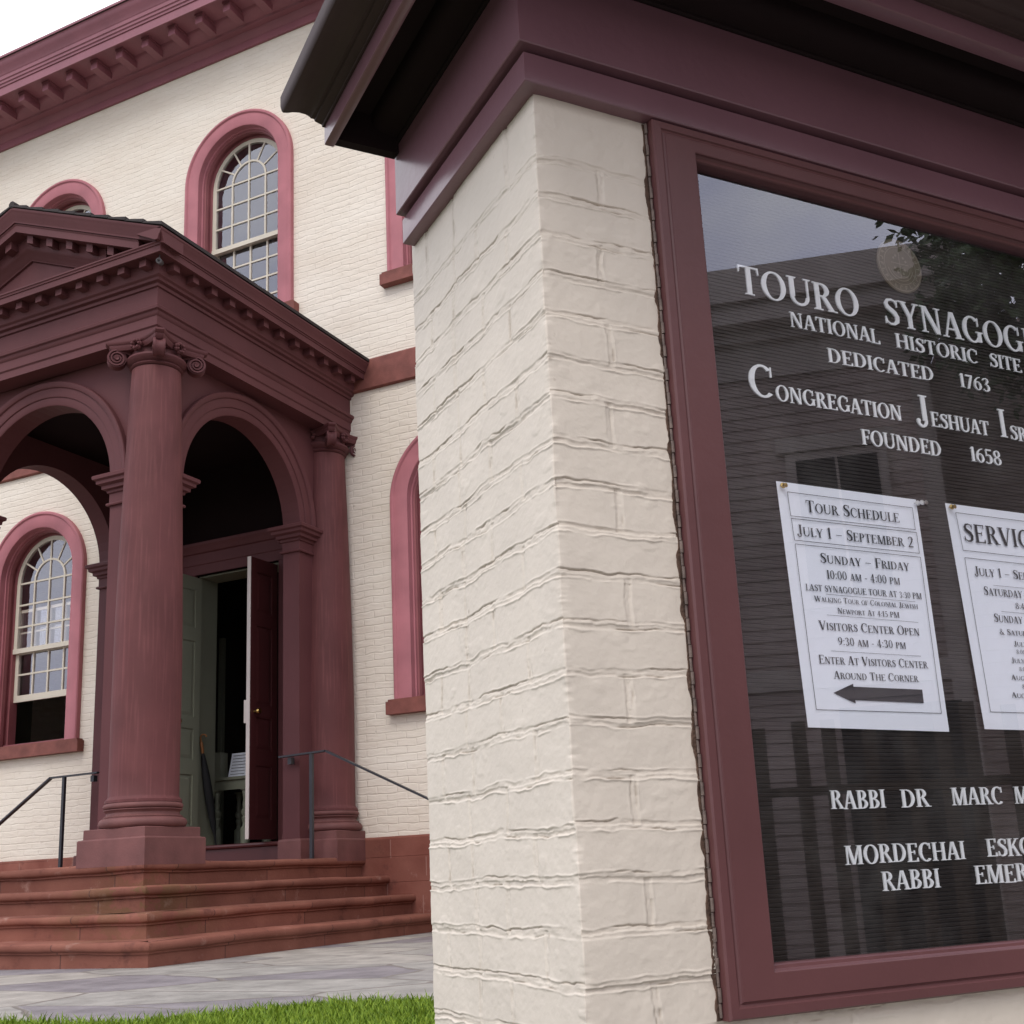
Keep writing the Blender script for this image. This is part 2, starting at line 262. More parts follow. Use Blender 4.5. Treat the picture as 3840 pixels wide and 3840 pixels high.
# ------------------------------------------------------------------ mesh helpers
class MB:
    def __init__(s): s.v = []; s.f = []
    def add(s, vs, fs):
        o = len(s.v); s.v += [tuple(map(float, p)) for p in vs]; s.f += [tuple(i + o for i in f) for f in fs]
    def quad(s, *p): s.add(p, [tuple(range(len(p)))])
    def box(s, x0, x1, y0, y1, z0, z1, T=None):
        P = [(x, y, z) for z in (z0, z1) for y in (y0, y1) for x in (x0, x1)]
        if T: P = [T(*q) for q in P]
        s.add(P, [(0, 2, 3, 1), (4, 5, 7, 6), (0, 1, 5, 4), (2, 6, 7, 3), (0, 4, 6, 2), (1, 3, 7, 5)])
    def bar(s, a, b, r, n=6):
        a = Vector(a); b = Vector(b); d = (b - a).normalized(); u = d.orthogonal().normalized(); q = d.cross(u)
        P = [e + (u * math.cos(t) + q * math.sin(t)) * rr for e, rr in ((a, r), (b, r)) for t in [2 * math.pi * (i + .5) / n for i in range(n)]]
        s.add(P, [(i, (i + 1) % n, n + (i + 1) % n, n + i) for i in range(n)] + [tuple(range(n))[::-1], tuple(range(n, 2 * n))])
    def lathe(s, prof, cx, cy, n=40, a0=0, a1=2 * math.pi, axis=None):
        full = abs(a1 - a0 - 2 * math.pi) < 1e-6; m = n if full else n + 1
        P = []
        for r, z in prof:
            for i in range(m):
                t = a0 + (a1 - a0) * i / n
                q = (cx + r * math.cos(t), cy + r * math.sin(t), z)
                P.append(axis(r * math.cos(t), r * math.sin(t), z) if axis else q)
        F = []
        for j in range(len(prof) - 1):
            for i in range(n):
                k = (i + 1) % m
                F.append((j * m + i, j * m + k, (j + 1) * m + k, (j + 1) * m + i))
        if full:
            if prof[0][0] > 1e-4: F.append(tuple(range(m))[::-1])
            if prof[-1][0] > 1e-4: F.append(tuple(range((len(prof) - 1) * m, len(prof) * m)))
        s.add(P, F)
    def loops(s, rings, close=True, cap=False):
        m = len(rings[0]); P = [p for r in rings for p in r]; F = []
        for j in range(len(rings) - 1):
            for i in range(m if close else m - 1):
                k = (i + 1) % m
                F.append((j * m + i, j * m + k, (j + 1) * m + k, (j + 1) * m + i))
        if cap: F += [tuple(range(m))[::-1], tuple(range((len(rings) - 1) * m, len(rings) * m))]
        s.add(P, F)
    def prism(s, loops2, T, d0, d1):
        # polygon with holes in (a,b), extruded between depths d0 and d1, T(a,b,d) -> world
        tri = tessellate_polygon([[Vector((a, b, 0)) for a, b in lp] for lp in loops2])
        flat = [q for lp in loops2 for q in lp]
        A = [T(a, b, d0) for a, b in flat]; B = [T(a, b, d1) for a, b in flat]; n = len(flat)
        s.add(A + B, [tuple(t) for t in tri] + [tuple(i + n for i in t[::-1]) for t in tri])
        o = 0
        for lp in loops2:
            m = len(lp)
            s.add([T(a, b, d) for d in (d0, d1) for a, b in lp], [(i, (i + 1) % m, m + (i + 1) % m, m + i) for i in range(m)])
    def build(s, name, material, parent=None, smooth=False, fix=True):
        me = bpy.data.meshes.new(name)
        o = Vector((0, 0, 0)); q = parent
        while q is not None: o += q.location; q = q.parent
        me.from_pydata([(x - o.x, y - o.y, z - o.z) for x, y, z in s.v], [], s.f)
        if fix:
            b = bmesh.new(); b.from_mesh(me); bmesh.ops.remove_doubles(b, verts=b.verts, dist=1e-5); bmesh.ops.recalc_face_normals(b, faces=b.faces); b.to_mesh(me); b.free()
        for m_ in (material if isinstance(material, (list, tuple)) else [material]): me.materials.append(m_)
        ob = bpy.data.objects.new(name, me); COL.objects.link(ob)
        if parent is not None: ob.parent = parent
        if smooth:
            me.polygons.foreach_set('use_smooth', [True] * len(me.polygons))
            try: me.set_sharp_from_angle(angle=math.radians(38))
            except Exception: pass
        return ob

def tag(o, label=None, cat=None, group=None, kind=None):
    if label: o['label'] = label
    if cat: o['category'] = cat
    if group: o['group'] = group
    if kind: o['kind'] = kind
    return o

def empty(name, loc):
    o = bpy.data.objects.new(name, None); o.location = loc; COL.objects.link(o); o.empty_display_size = 0.2
    return o

def copy_at(o, delta, parent=None):
    c = o.copy(); COL.objects.link(c); c.parent = parent if parent is not None else o.parent; c.location = Vector(o.location) + Vector(delta)
    for ch in list(o.children): 
        d = copy_at(ch, (0, 0, 0), c)
    return c

def sweep(mb, prof, path, closed=False, side=1, cap=True, jit=None):
    # prof: (offset outward, z); path: plan points; outward = right of travel * side
    n = len(path); nor = []
    for i in range(n - (0 if closed else 1)):
        a = Vector(path[i]); b = Vector(path[(i + 1) % n]); d = (b - a).normalized(); nor.append(Vector((d.y, -d.x)) * side)
    rings = []
    for i in range(n):
        if closed: n0, n1 = nor[i - 1], nor[i]
        else: n0, n1 = nor[max(0, i - 1)], nor[min(i, n - 2)]
        m = (n0 + n1); m = m / max(1e-6, m.dot(n0)) if m.length > 1e-6 else n0
        ring = []
        for k, (o, z) in enumerate(prof):
            q = Vector(path[i]) + m * o; dz = jit(q.x, q.y, z) if jit else 0
            ring.append((q.x, q.y, z + dz))
        rings.append(ring)
    m = len(prof); P = [p for r in rings for p in r]; F = []
    for j in range(n if closed else n - 1):
        jj = (j + 1) % n
        for i in range(m - 1): F.append((j * m + i, j * m + i + 1, jj * m + i + 1, jj * m + i))
    if cap and not closed: F += [tuple(range(m)), tuple(range((n - 1) * m, n * m))[::-1]]
    mb.add(P, F)

def arc(cx, cz, r, a0, a1, n): return [(cx + r * math.cos(a0 + (a1 - a0) * i / n), cz + r * math.sin(a0 + (a1 - a0) * i / n)) for i in range(n + 1)]
def arch_path(cx, zs, z0, r, n=28):
    return [((cx + r, z0), (1, 0))] + [((cx + r * math.cos(t), zs + r * math.sin(t)), (math.cos(t), math.sin(t))) for t in [math.pi * i / n for i in range(n + 1)]] + [((cx - r, z0), (-1, 0))]
def arch_sweep(mb, prof, cx, zs, z0, T, n=28):
    # prof: (radius, depth) list; straight legs down to z0 when given
    rings = []
    st = ([(1, 0, z0)] if z0 is not None else []) + [(math.cos(math.pi * i / n), math.sin(math.pi * i / n), zs) for i in range(n + 1)] + ([(-1, 0, z0)] if z0 is not None else [])
    for c, s_, z in st: rings.append([T(cx + r * c, z + r * s_, d) for r, d in prof])
    m = len(prof); P = [p for r in rings for p in r]; F = []
    for j in range(len(rings) - 1):
        for i in range(m - 1): F.append((j * m + i, j * m + i + 1, (j + 1) * m + i + 1, (j + 1) * m + i))
    F += [tuple(range(m)), tuple(range((len(rings) - 1) * m, len(rings) * m))[::-1]]
    mb.add(P, F)
def arch_hole(cx, zs, z0, r, n=24): return [(cx - r, z0), (cx + r, z0)] + arc(cx, zs, r, 0, math.pi, n)

# numpy value noise
def hsh(i, j, s): 
    v = np.sin(i * 127.1 + j * 311.7 + s * 74.7) * 43758.5453
    return v - np.floor(v)
def vnoise(x, y, s=0):
    i = np.floor(x); j = np.floor(y); u = x - i; v = y - j; u = u * u * (3 - 2 * u); v = v * v * (3 - 2 * v)
    a = hsh(i, j, s); b = hsh(i + 1, j, s); c = hsh(i, j + 1, s); d = hsh(i + 1, j + 1, s)
    return (a * (1 - u) + b * u) * (1 - v) + (c * (1 - u) + d * u) * v
def fbm(x, y, s=0, o=4):
    t = 0; a = .5; 
    for k in range(o): t = t + a * vnoise(x * 2 ** k, y * 2 ** k, s + k); a *= .5
    return t / (1 - .5 ** o)

# ------------------------------------------------------------------ ground
ZG = -0.45
KXD, KDD = Vector((0.6133, 0.7899, 0)), Vector((-0.7899, 0.6133, 0))
KS = 1.06
KC = Vector((-0.621, 1.468, 0))
def KP(u, v, z):
    q = KC + KXD * (u * KS) + KDD * (v * KS); return (q.x, q.y, z * KS)

def ground_sheet():
    mb = MB(); ss = [-260, -60, -25, -12, -6, -3, -1.5, 0, 1.5, 3, 6, 12, 25, 60, 260]
    vv = [-260, -90, -30, -12, -4, 0.0, 1.25, 1.3, 1.5, 1.8, 2.2, 5, 12, 30, 90, 260]
    def h(v): t = min(1, max(0, (v - 1.28) / .8)); t = t * t * (3 - 2 * t); return -1.6 + (ZG - 0.004 + 1.6) * t
    rows = [[tuple(Vector((KXD.x * a + KDD.x * v, KXD.y * a + KDD.y * v, h(v)))) for a in ss] for v in vv]
    mb.loops(rows, close=False)
    return mb.build("ground", M_soil, smooth=True)
tag(ground_sheet(), kind='structure')
mb = MB()
outline = [(-30, 3.05), (-6, 3.15), (-4.2, 3.22), (-3.1, 3.32), (-2.95, 3.55), (-2.7, 3.95), (-2.2, 4.1), (4, 4.1), (4, 16), (-30, 16)]
mb.prism([outline], lambda a, b, d: (a, b, d), ZG - .05, ZG + 0.002)
tag(mb.build("path", M_flag), kind='structure')
mb = MB()
mb.quad(*[tuple(KXD * a + KDD * v + Vector((0, 0, -1.594))) for a, v in ((-40, -30), (40, -30), (40, 0.5), (-40, 0.5))])
tag(mb.build("street", M_asph), kind='structure')

def grass():
    pts = []
    def inside(x, y):
        yb = np.interp(x, [-7, -4.2, -3.1, -2.95, -2.7, -2.2, 0], [3.15, 3.22, 3.32, 3.55, 3.95, 4.1, 4.1]); return yb
    n = 240000
    x = rng.uniform(-6.5, -0.9, n); y = rng.uniform(1.9, 4.33, n)
    keep = (y < inside(x, y) + rng.normal(0, .02, n)) & ((x + .621) * -.79 + (y - 1.468) * .613 > 0.62)
    # denser in the wedge that can be seen
    keep &= (rng.random(n) < np.clip(1.3 - 0.55 * np.abs(y - 3.4), .2, 1)) 
    x = x[keep]; y = y[keep]; n = len(x)
    hgt = rng.uniform(.012, .036, n) * rng.choice([1, 1, 1, 1.6], n) * (0.75 + .5 * fbm(x * 3, y * 3, 5)); a = rng.uniform(0, 2 * np.pi, n); wd = rng.uniform(.0022, .0042, n)
    ln = rng.uniform(.1, .8, n) * hgt; b = rng.uniform(0, 2 * np.pi, n)
    dx, dy = np.cos(a) * wd, np.sin(a) * wd; lx, ly = np.cos(b) * ln, np.sin(b) * ln
    V = np.empty((n, 5, 3))
    V[:, 0] = np.stack([x - dx, y - dy, np.full(n, ZG - .005)], 1); V[:, 1] = np.stack([x + dx, y + dy, np.full(n, ZG - .005)], 1)
    V[:, 2] = np.stack([x + dx * .7 + lx * .35, y + dy * .7 + ly * .35, ZG + hgt * .6], 1); V[:, 3] = np.stack([x - dx * .7 + lx * .35, y - dy * .7 + ly * .35, ZG + hgt * .6], 1)
    V[:, 4] = np.stack([x + lx, y + ly, ZG + hgt], 1)
    me = bpy.data.meshes.new("grass"); me.vertices.add(n * 5); me.vertices.foreach_set('co', V.ravel())
    base = np.arange(n)[:, None] * 5
    loops = np.concatenate([base + np.array([0, 1, 2, 3]), base + np.array([3, 2, 4])], 1).ravel()
    me.loops.add(len(loops)); me.loops.foreach_set('vertex_index', loops.astype(np.int32))
    st = (np.arange(n)[:, None] * 7 + np.array([0, 4])).ravel(); me.polygons.add(2 * n); me.polygons.foreach_set('loop_start', st.astype(np.int32))
    me.update(); me.validate()
    m = mat("grass blades", (0.075, 0.155, 0.010), 0.6, 0.3, 9, col2=(0.27, 0.36, 0.035), spec=0.2); me.materials.append(m)
    n_, l_ = lnk(m); n_['Principled BSDF'].inputs['Subsurface Weight'].default_value = 0.0
    for q in n_:
        if q.type == 'TEX_NOISE': q.inputs['Scale'].default_value = 55
    o = bpy.data.objects.new("grass", me); COL.objects.link(o); tag(o, "bright green mown grass along the edge of the flagstones", "grass", kind='stuff')
grass()

# ------------------------------------------------------------------ the synagogue
YF = 9.46
SYN = tag(empty("synagogue", (-7.6, YF, ZG)), "cream painted brick synagogue with rose arched windows and a dark brown portico", "building")
FX0, FX1, ZTOP = -13.2, -2.2, 10.2
WR = 0.752                                  # outer radius of a window surround
WRI = 0.565                                 # inner edge of the flat band
windows = [(-10.44, 7.9, 6.05), (-7.667, 7.9, 6.05), (-4.955, 7.9, 6.05), (-10.5, 3.58, 1.64), (-4.985, 3.58, 1.64)]
holes = [arch_hole(cx, zs, z0, 0.66) for cx, zs, z0 in windows] + [[(-8.13, .40), (-7.05, .40), (-7.05, 3.2), (-8.13, 3.2)]]
TF = lambda a, b, d: (a, YF + d, b)
mb = MB()
mb.prism([[(FX0, ZG - .1), (FX1, ZG - .1), (FX1, ZTOP), (FX0, ZTOP)]] + holes, TF, 0, 0.27)
# other three walls; the left one has an opening that shows through the open ground floor window
TL = lambda a, b, d: (FX0 + d, a, b)
lw = (12.9, 2.75)
mb.prism([[(YF + .27, ZG - .1), (22, ZG - .1), (22, ZTOP), (YF + .27, ZTOP)], arch_hole(lw[0], 3.58, 1.64, 0.6)], TL, 0, 0.4)
mb.box(FX1 - .4, FX1, YF + .27, 22, ZG - .1, ZTOP)
mb.box(FX0 + .4, FX1 - .4, 21.6, 22, ZG - .1, ZTOP)
wall = mb.build("wall", M_wall, SYN)
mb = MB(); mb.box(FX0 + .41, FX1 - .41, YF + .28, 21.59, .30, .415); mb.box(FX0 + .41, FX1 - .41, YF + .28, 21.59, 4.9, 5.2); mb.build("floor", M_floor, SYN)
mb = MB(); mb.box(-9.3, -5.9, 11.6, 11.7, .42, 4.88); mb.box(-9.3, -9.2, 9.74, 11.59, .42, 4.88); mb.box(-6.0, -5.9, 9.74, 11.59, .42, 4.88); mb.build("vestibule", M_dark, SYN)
mb = MB(); mb.box(-9.10, -9.035, 10.95, 11.0, .416, 2.9); mb.build("inner_post", M_green, SYN)
mb = MB(); mb.box(FX0 + .402, FX0 + .46, YF + .5, 11.5, .42, 4.88); mb.build("panelling", M_green, SYN)
# muntins of the far window
mb = MB()
for k in (-.3, 0, .3): mb.box(FX0 + .1, FX0 + .14, lw[0] + k - .02, lw[0] + k + .02, 1.64, 4.1)
for k in range(7): mb.box(FX0 + .101, FX0 + .139, lw[0] - .6, lw[0] + .6, 1.9 + k * .33, 1.94 + k * .33)
mb.build("far_sash", M_iron, SYN)

# roof and main cornice
mb = MB()
ex = .75
c = [(FX0 - ex, YF - ex, 10.13), (FX1 + ex, YF - ex, 10.13), (FX1 + ex, 22 + ex, 10.13), (FX0 - ex, 22 + ex, 10.13)]
rg = [(FX0 + 5, YF + 5.2, 12.6), (FX1 - 5, YF + 5.2, 12.6), (FX1 - 5, 22 - 5.2, 12.6), (FX0 + 5, 22 - 5.2, 12.6)]
mb.loops([[tuple(Vector(p) - Vector((0, 0, .02))) for p in c], rg], cap=True)
mb.build("roof", M_roof, SYN)
prof = [(0, 9.49), (.03, 9.49), (.03, 9.585), (.045, 9.595), (.05, 9.61), (.075, 9.635), (.085, 9.66), (.15, 9.668), (.16, 9.69), (.24, 9.715), (.28, 9.735), (.30, 9.765),
        (.585, 9.765), (.585, 9.72), (.60, 9.72), (.60, 9.83), (.612, 9.835), (.615, 9.86), (.628, 9.87), (.63, 9.90), (.642, 9.91), (.645, 9.955), (.655, 9.965), (.665, 10.0), (.70, 10.04), (.725, 10.08), (.735, 10.11), (.75, 10.12), (.75, 10.15), (0, 10.16)]
mb = MB(); sweep(mb, prof, [(FX0, 22), (FX0, YF), (FX1, YF), (FX1, 22)], side=1)
cornice = mb.build("main_cornice", M_corn, SYN, smooth=True)
def bevel_box(mb, x0, x1, y0, y1, z0, z1, b=.006):
    mb.box(x0, x1, y0, y1, z0, z1)
mb = MB(); xm = -10.70 - .402 * 6
mb.box(xm - .05, xm + .05, 8.97, 9.22, 9.635, 9.768); mb.box(xm - .058, xm + .058, 8.962, 9.22, 9.735, 9.769)
md = mb.build("modillion", M_corn, cornice)
for k in range(1, 28): copy_at(md, (.402 * k, 0, 0))
mb = MB(); sweep(mb, [(0, 4.83), (.04, 4.835), (.045, 4.84), (.045, 5.14), (.04, 5.155), (0, 5.165)], [(FX0, 20), (FX0, YF), (FX1, YF), (FX1, 20)], side=1)
mb.build("belt_course", M_sill, SYN)
mb = MB(); sweep(mb, [(0, ZG - .1), (.05, ZG - .1), (.05, -.02), (.046, -.016), (.05, -.012), (.05, .205), (.046, .209), (.05, .213), (.05, .375), (.035, .39), (0, .395)], [(FX0, 20), (FX0, YF), (FX1, YF), (FX1, 20)], side=1)
mb.build("water_table", M_stone, SYN)

# windows: surround (part) > reveal, sashes, panes, sill
def make_window(cx, zs, z0, lift, prows):
    T = lambda a, b, d: (a, YF + d, b)
    mb = MB(); arch_sweep(mb, [(.64, .10), (.66, .0), (WR, .0), (WR, -.052), (WR - .012, -.062), (WR - .03, -.062), (WR - .04, -.052), (WR - .045, -.045), (WRI + .01, -.045), (WRI, -.038), (WRI, .03), (WRI - .012, .035), (WRI - .014, .06), (WRI, .10)], cx, zs, z0, T, 36)
    sur = mb.build("window", M_pink, SYN, smooth=True)
    mb = MB(); arch_sweep(mb, [(WRI + .02, .05), (WRI - .03, .062), (WRI - .034, .10), (WRI - .012, .102), (WRI - .012, .15), (WRI - .05, .155), (WRI - .05, .26), (WRI + .02, .26)], cx, zs, z0, T, 36)
    mb.box(cx - .52, cx + .52, YF + .10, YF + .24, z0, z0 + .045)
    mb.build("frame", M_rose2, sur, smooth=True)
    mb = MB(); mb.box(cx - .82, cx + .82, YF - .095, YF + .12, z0 - .14, z0 - .02); mb.box(cx - .80, cx + .80, YF - .085, YF + .2, z0 - .02, z0)
    mb.build("sill", M_sill, sur)
    ro = WRI - .05; wv = ro - .045; zm = zs - prows * .268
    def rect(mb, x0, x1, za, zb, d0, d1): mb.box(x0, x1, YF + d0, YF + d1, za, zb)
    def sash_grid(mb, zlo, zhi, rows, d):
        for k in (-1, 0, 1): rect(mb, cx + k * wv / 2 - .010, cx + k * wv / 2 + .010, zlo, zhi, d, d + .026)
        for k in range(1, rows): rect(mb, cx - wv, cx + wv, zlo + (zhi - zlo) * k / rows - .010, zlo + (zhi - zlo) * k / rows + .010, d + .002, d + .024)
    # upper sash with fan head
    mb = MB(); d = .165
    rect(mb, cx - ro, cx - ro + .05, zm, zs, d - .002, d + .036); rect(mb, cx + ro - .05, cx + ro, zm, zs, d - .002, d + .036)
    arch_sweep(mb, [(ro - .05, d), (ro - .05, d + .035), (ro, d + .035), (ro, d), (ro - .05, d)], cx, zs, None, T, 30)
    rect(mb, cx - ro, cx + ro, zm - .03, zm + .025, d - .012, d + .04)
    sash_grid(mb, zm + .02, zs, prows, d)
    rect(mb, cx - wv, cx + wv, zs - .010, zs + .010, d + .002, d + .024)
    ri = wv / 2
    arch_sweep(mb, [(ri - .010, d + .001), (ri - .010, d + .025), (ri + .012, d + .025), (ri + .012, d + .001), (ri - .010, d + .001)], cx, zs, None, T, 20)
    rect(mb, cx - .010, cx + .010, zs, zs + wv, d + .003, d + .023)
    for t in (32, 62, 118, 148):
        a = math.radians(t); c_, s_ = math.cos(a), math.sin(a); px_, pz_ = -s_ * .009, c_ * .009
        lp = [(cx + ri * c_ - px_, zs + ri * s_ - pz_), (cx + wv * c_ - px_, zs + wv * s_ - pz_), (cx + wv * c_ + px_, zs + wv * s_ + pz_), (cx + ri * c_ + px_, zs + ri * s_ + pz_)]
        mb.prism([lp], T, d + .004, d + .022)
    up = mb.build("upper_sash", M_sash, sur)
    mb = MB(); mb.add([T(a, b, d + .013) for a, b in [(cx - wv - .01, zm + .01), (cx + wv + .01, zm + .01)] + arc(cx, zs, wv + .01, 0, math.pi, 24)], [tuple(range(27))]); mb.build("pane", M_glass, sur)
    # lower sash
    mb = MB(); d = .205; zl = z0 + .045 + lift; zh = zm + .02 + lift * 0.95; rows = 4 if prows == 3 else 4
    rect(mb, cx - ro, cx - ro + .05, zl, zh, d - .002, d + .036); rect(mb, cx + ro - .05, cx + ro, zl, zh, d - .002, d + .036)
    rect(mb, cx - ro + .05, cx + ro - .05, zl, zl + .075, d - .001, d + .035); rect(mb, cx - ro + .05, cx + ro - .05, zh - .035, zh, d - .001, d + .035)
    sash_grid(mb, zl + .07, zh - .03, rows, d)
    lo = mb.build("lower_sash", M_sash, sur)
    mb = MB(); mb.quad(T(cx - wv - .01, zl + .05, d + .013), T(cx + wv + .01, zl + .05, d + .013), T(cx + wv + .01, zh - .01, d + .013), T(cx - wv - .01, zh - .01, d + .013)); mb.build("pane", M_glass, sur)
    return sur
w0 = make_window(*windows[1], 0.0, 3)
for i in (0, 2): copy_at(w0, (windows[i][0] - windows[1][0], 0, 0))
wl = make_window(*windows[3], 0.50, 3)
wl["label"] = "ground floor window with its lower sash raised"
make_window(*windows[4], 0.0, 3)

# ------------------------------------------------------------------ portico
ZP = .21; XC = -7.66; AX = -6.405; AY = 6.875; BX = 2 * XC - AX
SX0, SX1, SY0 = -9.24, -6.08, 6.55; TR, RS = .262, .166
def wob(x, y, z): return .0035 * (math.sin(x * 2.1 + z * 9) + math.sin(y * 1.7 - z * 7)) + .005 * (hsh(math.floor((x - y) / .95 + z * 5), 1.0, 2) - .5) + .002 * math.sin(x * 9 + y * 7 + z * 31)
def subdiv(path, step):
    o = []
    for a, b in zip(path[:-1], path[1:]):
        n = max(1, int((Vector(b) - Vector(a)).length / step)); o += [tuple(Vector(a).lerp(Vector(b), i / n)) for i in range(n)]
    return o + [path[-1]]
steps_root = None
for k in range(4):
    x0, x1, y0, zt = SX0 - k * TR, SX1 + k * TR, SY0 - k * TR, ZP - k * RS
    zb = (zt - RS - .02) if k < 3 else ZG - .08
    pr = [(-.045, zb), (-.045, zt - .078), (-.030, zt - .074), (-.030, zt - .062), (-.012, zt - .056), (-.003, zt - .046), (0, zt - .030), (-.003, zt - .014), (-.012, zt - .004), (-.026, zt), (-.55, zt + .003)]
    mb = MB(); sweep(mb, pr, subdiv([(x0, YF + .02), (x0, y0), (x1, y0), (x1, YF + .02)], .11), side=1, jit=wob)
    if k == 0: mb.quad((x0 + .5, y0 + .5, zt - .004), (x1 - .5, y0 + .5, zt - .004), (x1 - .5, YF, zt - .004), (x0 + .5, YF, zt - .004))
    o = mb.build("entrance_steps" if k == 0 else "step", M_steps, SYN if k == 0 else steps_root, smooth=True)
    if k == 0: steps_root = o

# columns
def spiral_volute(mb, cx, cy, cz, ang, R=.076, th=.085):
    # scroll with axis horizontal; ang = direction of the diagonal it points along
    d = Vector((math.cos(ang), math.sin(ang), 0)); t = Vector((-d.y, d.x, 0)); c0 = Vector((cx, cy, cz))
    P = lambda r, a, o: tuple(c0 + d * (r * math.cos(a)) + Vector((0, 0, r * math.sin(a))) + t * o)
    n = 28
    prof = [(0.001, -th * .5 - .004), (.018, -th * .5 - .010), (.020, -th * .36), (R * .93, -th * .36), (R * .97, -th * .5), (R, -th * .5), (R, -th * .38), (R * .86, -th * .2), (R * .82, 0), (R * .86, th * .2), (R, th * .38), (R, th * .5), (R * .97, th * .5), (R * .93, th * .36), (.020, th * .36), (.018, th * .5 + .010), (0.001, th * .5 + .004)]
    rings = [[P(r, 2 * math.pi * i / n, o) for i in range(n)] for r, o in prof]
    mb.loops(rings)
    for sd in (-1, 1):
        rr = []
        turns = 2.25; m = 60
        for i in range(m + 1):
            f = i / m; a = math.pi / 2 - f * turns * 2 * math.pi; r = R * .95 * (1 - f) + .018 * f; w_ = .0105 * (1 - .55 * f)
            o0, o1 = sd * th * .34, sd * th * (.56)
            rr.append([P(r - w_, a, o0), P(r - w_ * .7, a, o1), P(r + w_ * .7, a, o1), P(r + w_, a, o0)])
        mb.loops(rr)
def make_column(y):
    ax, ay = AX, y; zs0, zs1 = .645, 4.15; rb, rt = .258, .196
    pr = [(rb + .022, zs0), (rb + .022, zs0 + .02), (rb + .004, zs0 + .04)]
    for i in range(25):
        f = i / 24; z = zs0 + .05 + (zs1 - .02 - zs0 - .05) * f; e = max(0, (f - .25) / .75); pr.append((rb - (rb - rt) * (e ** 1.5), z))
    mb = MB(); mb.lathe(pr, ax, ay, 56)
    col = mb.build("column", M_shaft, SYN, smooth=True)
    mb = MB(); bs = []
    def tor(rc, z, h, r0): return [(rc + r0 * math.cos(a), z + h / 2 + h / 2 * math.sin(a)) for a in [(-90 + 180 * i / 8) * math.pi / 180 for i in range(9)]]
    bs = tor(.285, .46, .075, .035) + [(.287, .538), (.287, .546), (.268, .556), (.264, .572), (.272, .586), (.285, .592), (.285, .598)] + tor(.268, .60, .045, .022) + [(.2, .645)]
    mb.lathe([(.1, .46)] + bs, ax, ay, 56); mb.build("base", M_sand, col, smooth=True)
    mb = MB(); sweep(mb, [(-.3, ZP - .02), (0, ZP - .02), (0, .378), (-.006, .386), (-.024, .388), (-.03, .392), (-.03, .456), (-.036, .461), (-.3, .461)], [(ax - .325, ay - .325), (ax + .325, ay - .325), (ax + .325, ay + .325), (ax - .325, ay + .325)], closed=True)
    mb.build("plinth", M_sand, col)
    # capital
    mb = MB()
    mb.lathe([(.19, 4.135), (.205, 4.14), (.214, 4.15), (.205, 4.162), (.2, 4.168), (.212, 4.175), (.235, 4.19), (.243, 4.208), (.236, 4.226), (.215, 4.238), (.2, 4.245), (.2, 4.30)], ax, ay, 48)
    def aba(s_, z):
        r = []
        for q in range(4):
            a0 = math.pi / 4 + q * math.pi / 2
            c_ = Vector((math.cos(a0), math.sin(a0))); t_ = Vector((-c_.y, c_.x))
            hw = .035 * s_; dg = .405 * s_
            r += [c_ * dg - t_ * hw, c_ * dg + t_ * hw]
            nx = Vector((math.cos(a0 + math.pi / 2), math.sin(a0 + math.pi / 2))); A = c_ * dg + t_ * hw; nt_ = Vector((-nx.y, nx.x)); B = nx * dg - nt_ * hw
            mid = (c_ + nx).normalized()
            for i in range(1, 8):
                f = i / 8; p_ = A.lerp(B, f) - mid * (.075 * s_ * math.sin(math.pi * f)); r.append(p_)
        return [(ax + p_.x, ay + p_.y, z) for p_ in r]
    mb.loops([aba(.86, 4.285), aba(.9, 4.30), aba(.93, 4.318), aba(.93, 4.325), aba(.97, 4.332), aba(1.0, 4.345), aba(1.0, 4.358)], cap=True)
    for q in range(4):
        a0 = math.pi / 4 + q * math.pi / 2
        spiral_volute(mb, ax + .315 * math.cos(a0), ay + .315 * math.sin(a0), 4.222, a0)
        # scroll band springing from the echinus
        d = Vector((math.cos(a0), math.sin(a0), 0)); t = Vector((-d.y, d.x, 0)); rr = []
        for i in range(9):
            f = i / 8; r_ = .17 + .15 * f; zz = 4.262 + .034 * math.sin(f * math.pi * .62); hw = .026 + .018 * f; c0 = Vector((ax, ay, 0)) + d * r_
            rr.append([tuple(c0 - t * hw + Vector((0, 0, zz - .02))), tuple(c0 - t * hw + Vector((0, 0, zz + .004))), tuple(c0 + t * hw + Vector((0, 0, zz + .004))), tuple(c0 + t * hw + Vector((0, 0, zz - .02)))])
        mb.loops(rr, cap=True)
        # flower on each abacus side
        f0 = q * math.pi / 2; c0 = Vector((ax + .235 * math.cos(f0), ay + .235 * math.sin(f0), 4.300)); nn = Vector((math.cos(f0), math.sin(f0), 0)); tt = Vector((-nn.y, nn.x, 0))
        for j in range(7):
            an = 2 * math.pi * j / 7; pc = c0 + tt * (.038 * math.cos(an)) + Vector((0, 0, .034 * math.sin(an))); 
            for lr, lo_ in ((.021, .0), (.014, .018)):
                rings = []
                for k in range(5):
                    ph = math.pi * (k + .25) / 5.5; rings.append([tuple(pc + nn * (lo_ + lr * math.cos(ph)) + (tt * math.cos(b_) + Vector((0, 0, math.sin(b_)))) * lr * math.sin(ph)) for b_ in [2 * math.pi * i / 8 for i in range(8)]])
                mb.loops(rings, cap=True)
    mb.build("capital", M_brown, col, smooth=True)
    return col
col0 = make_column(AY)
for dx, dy in ((0, 9.28 - AY), (BX - AX, 0), (BX - AX, 9.28 - AY)): copy_at(col0, (dx, dy, 0))

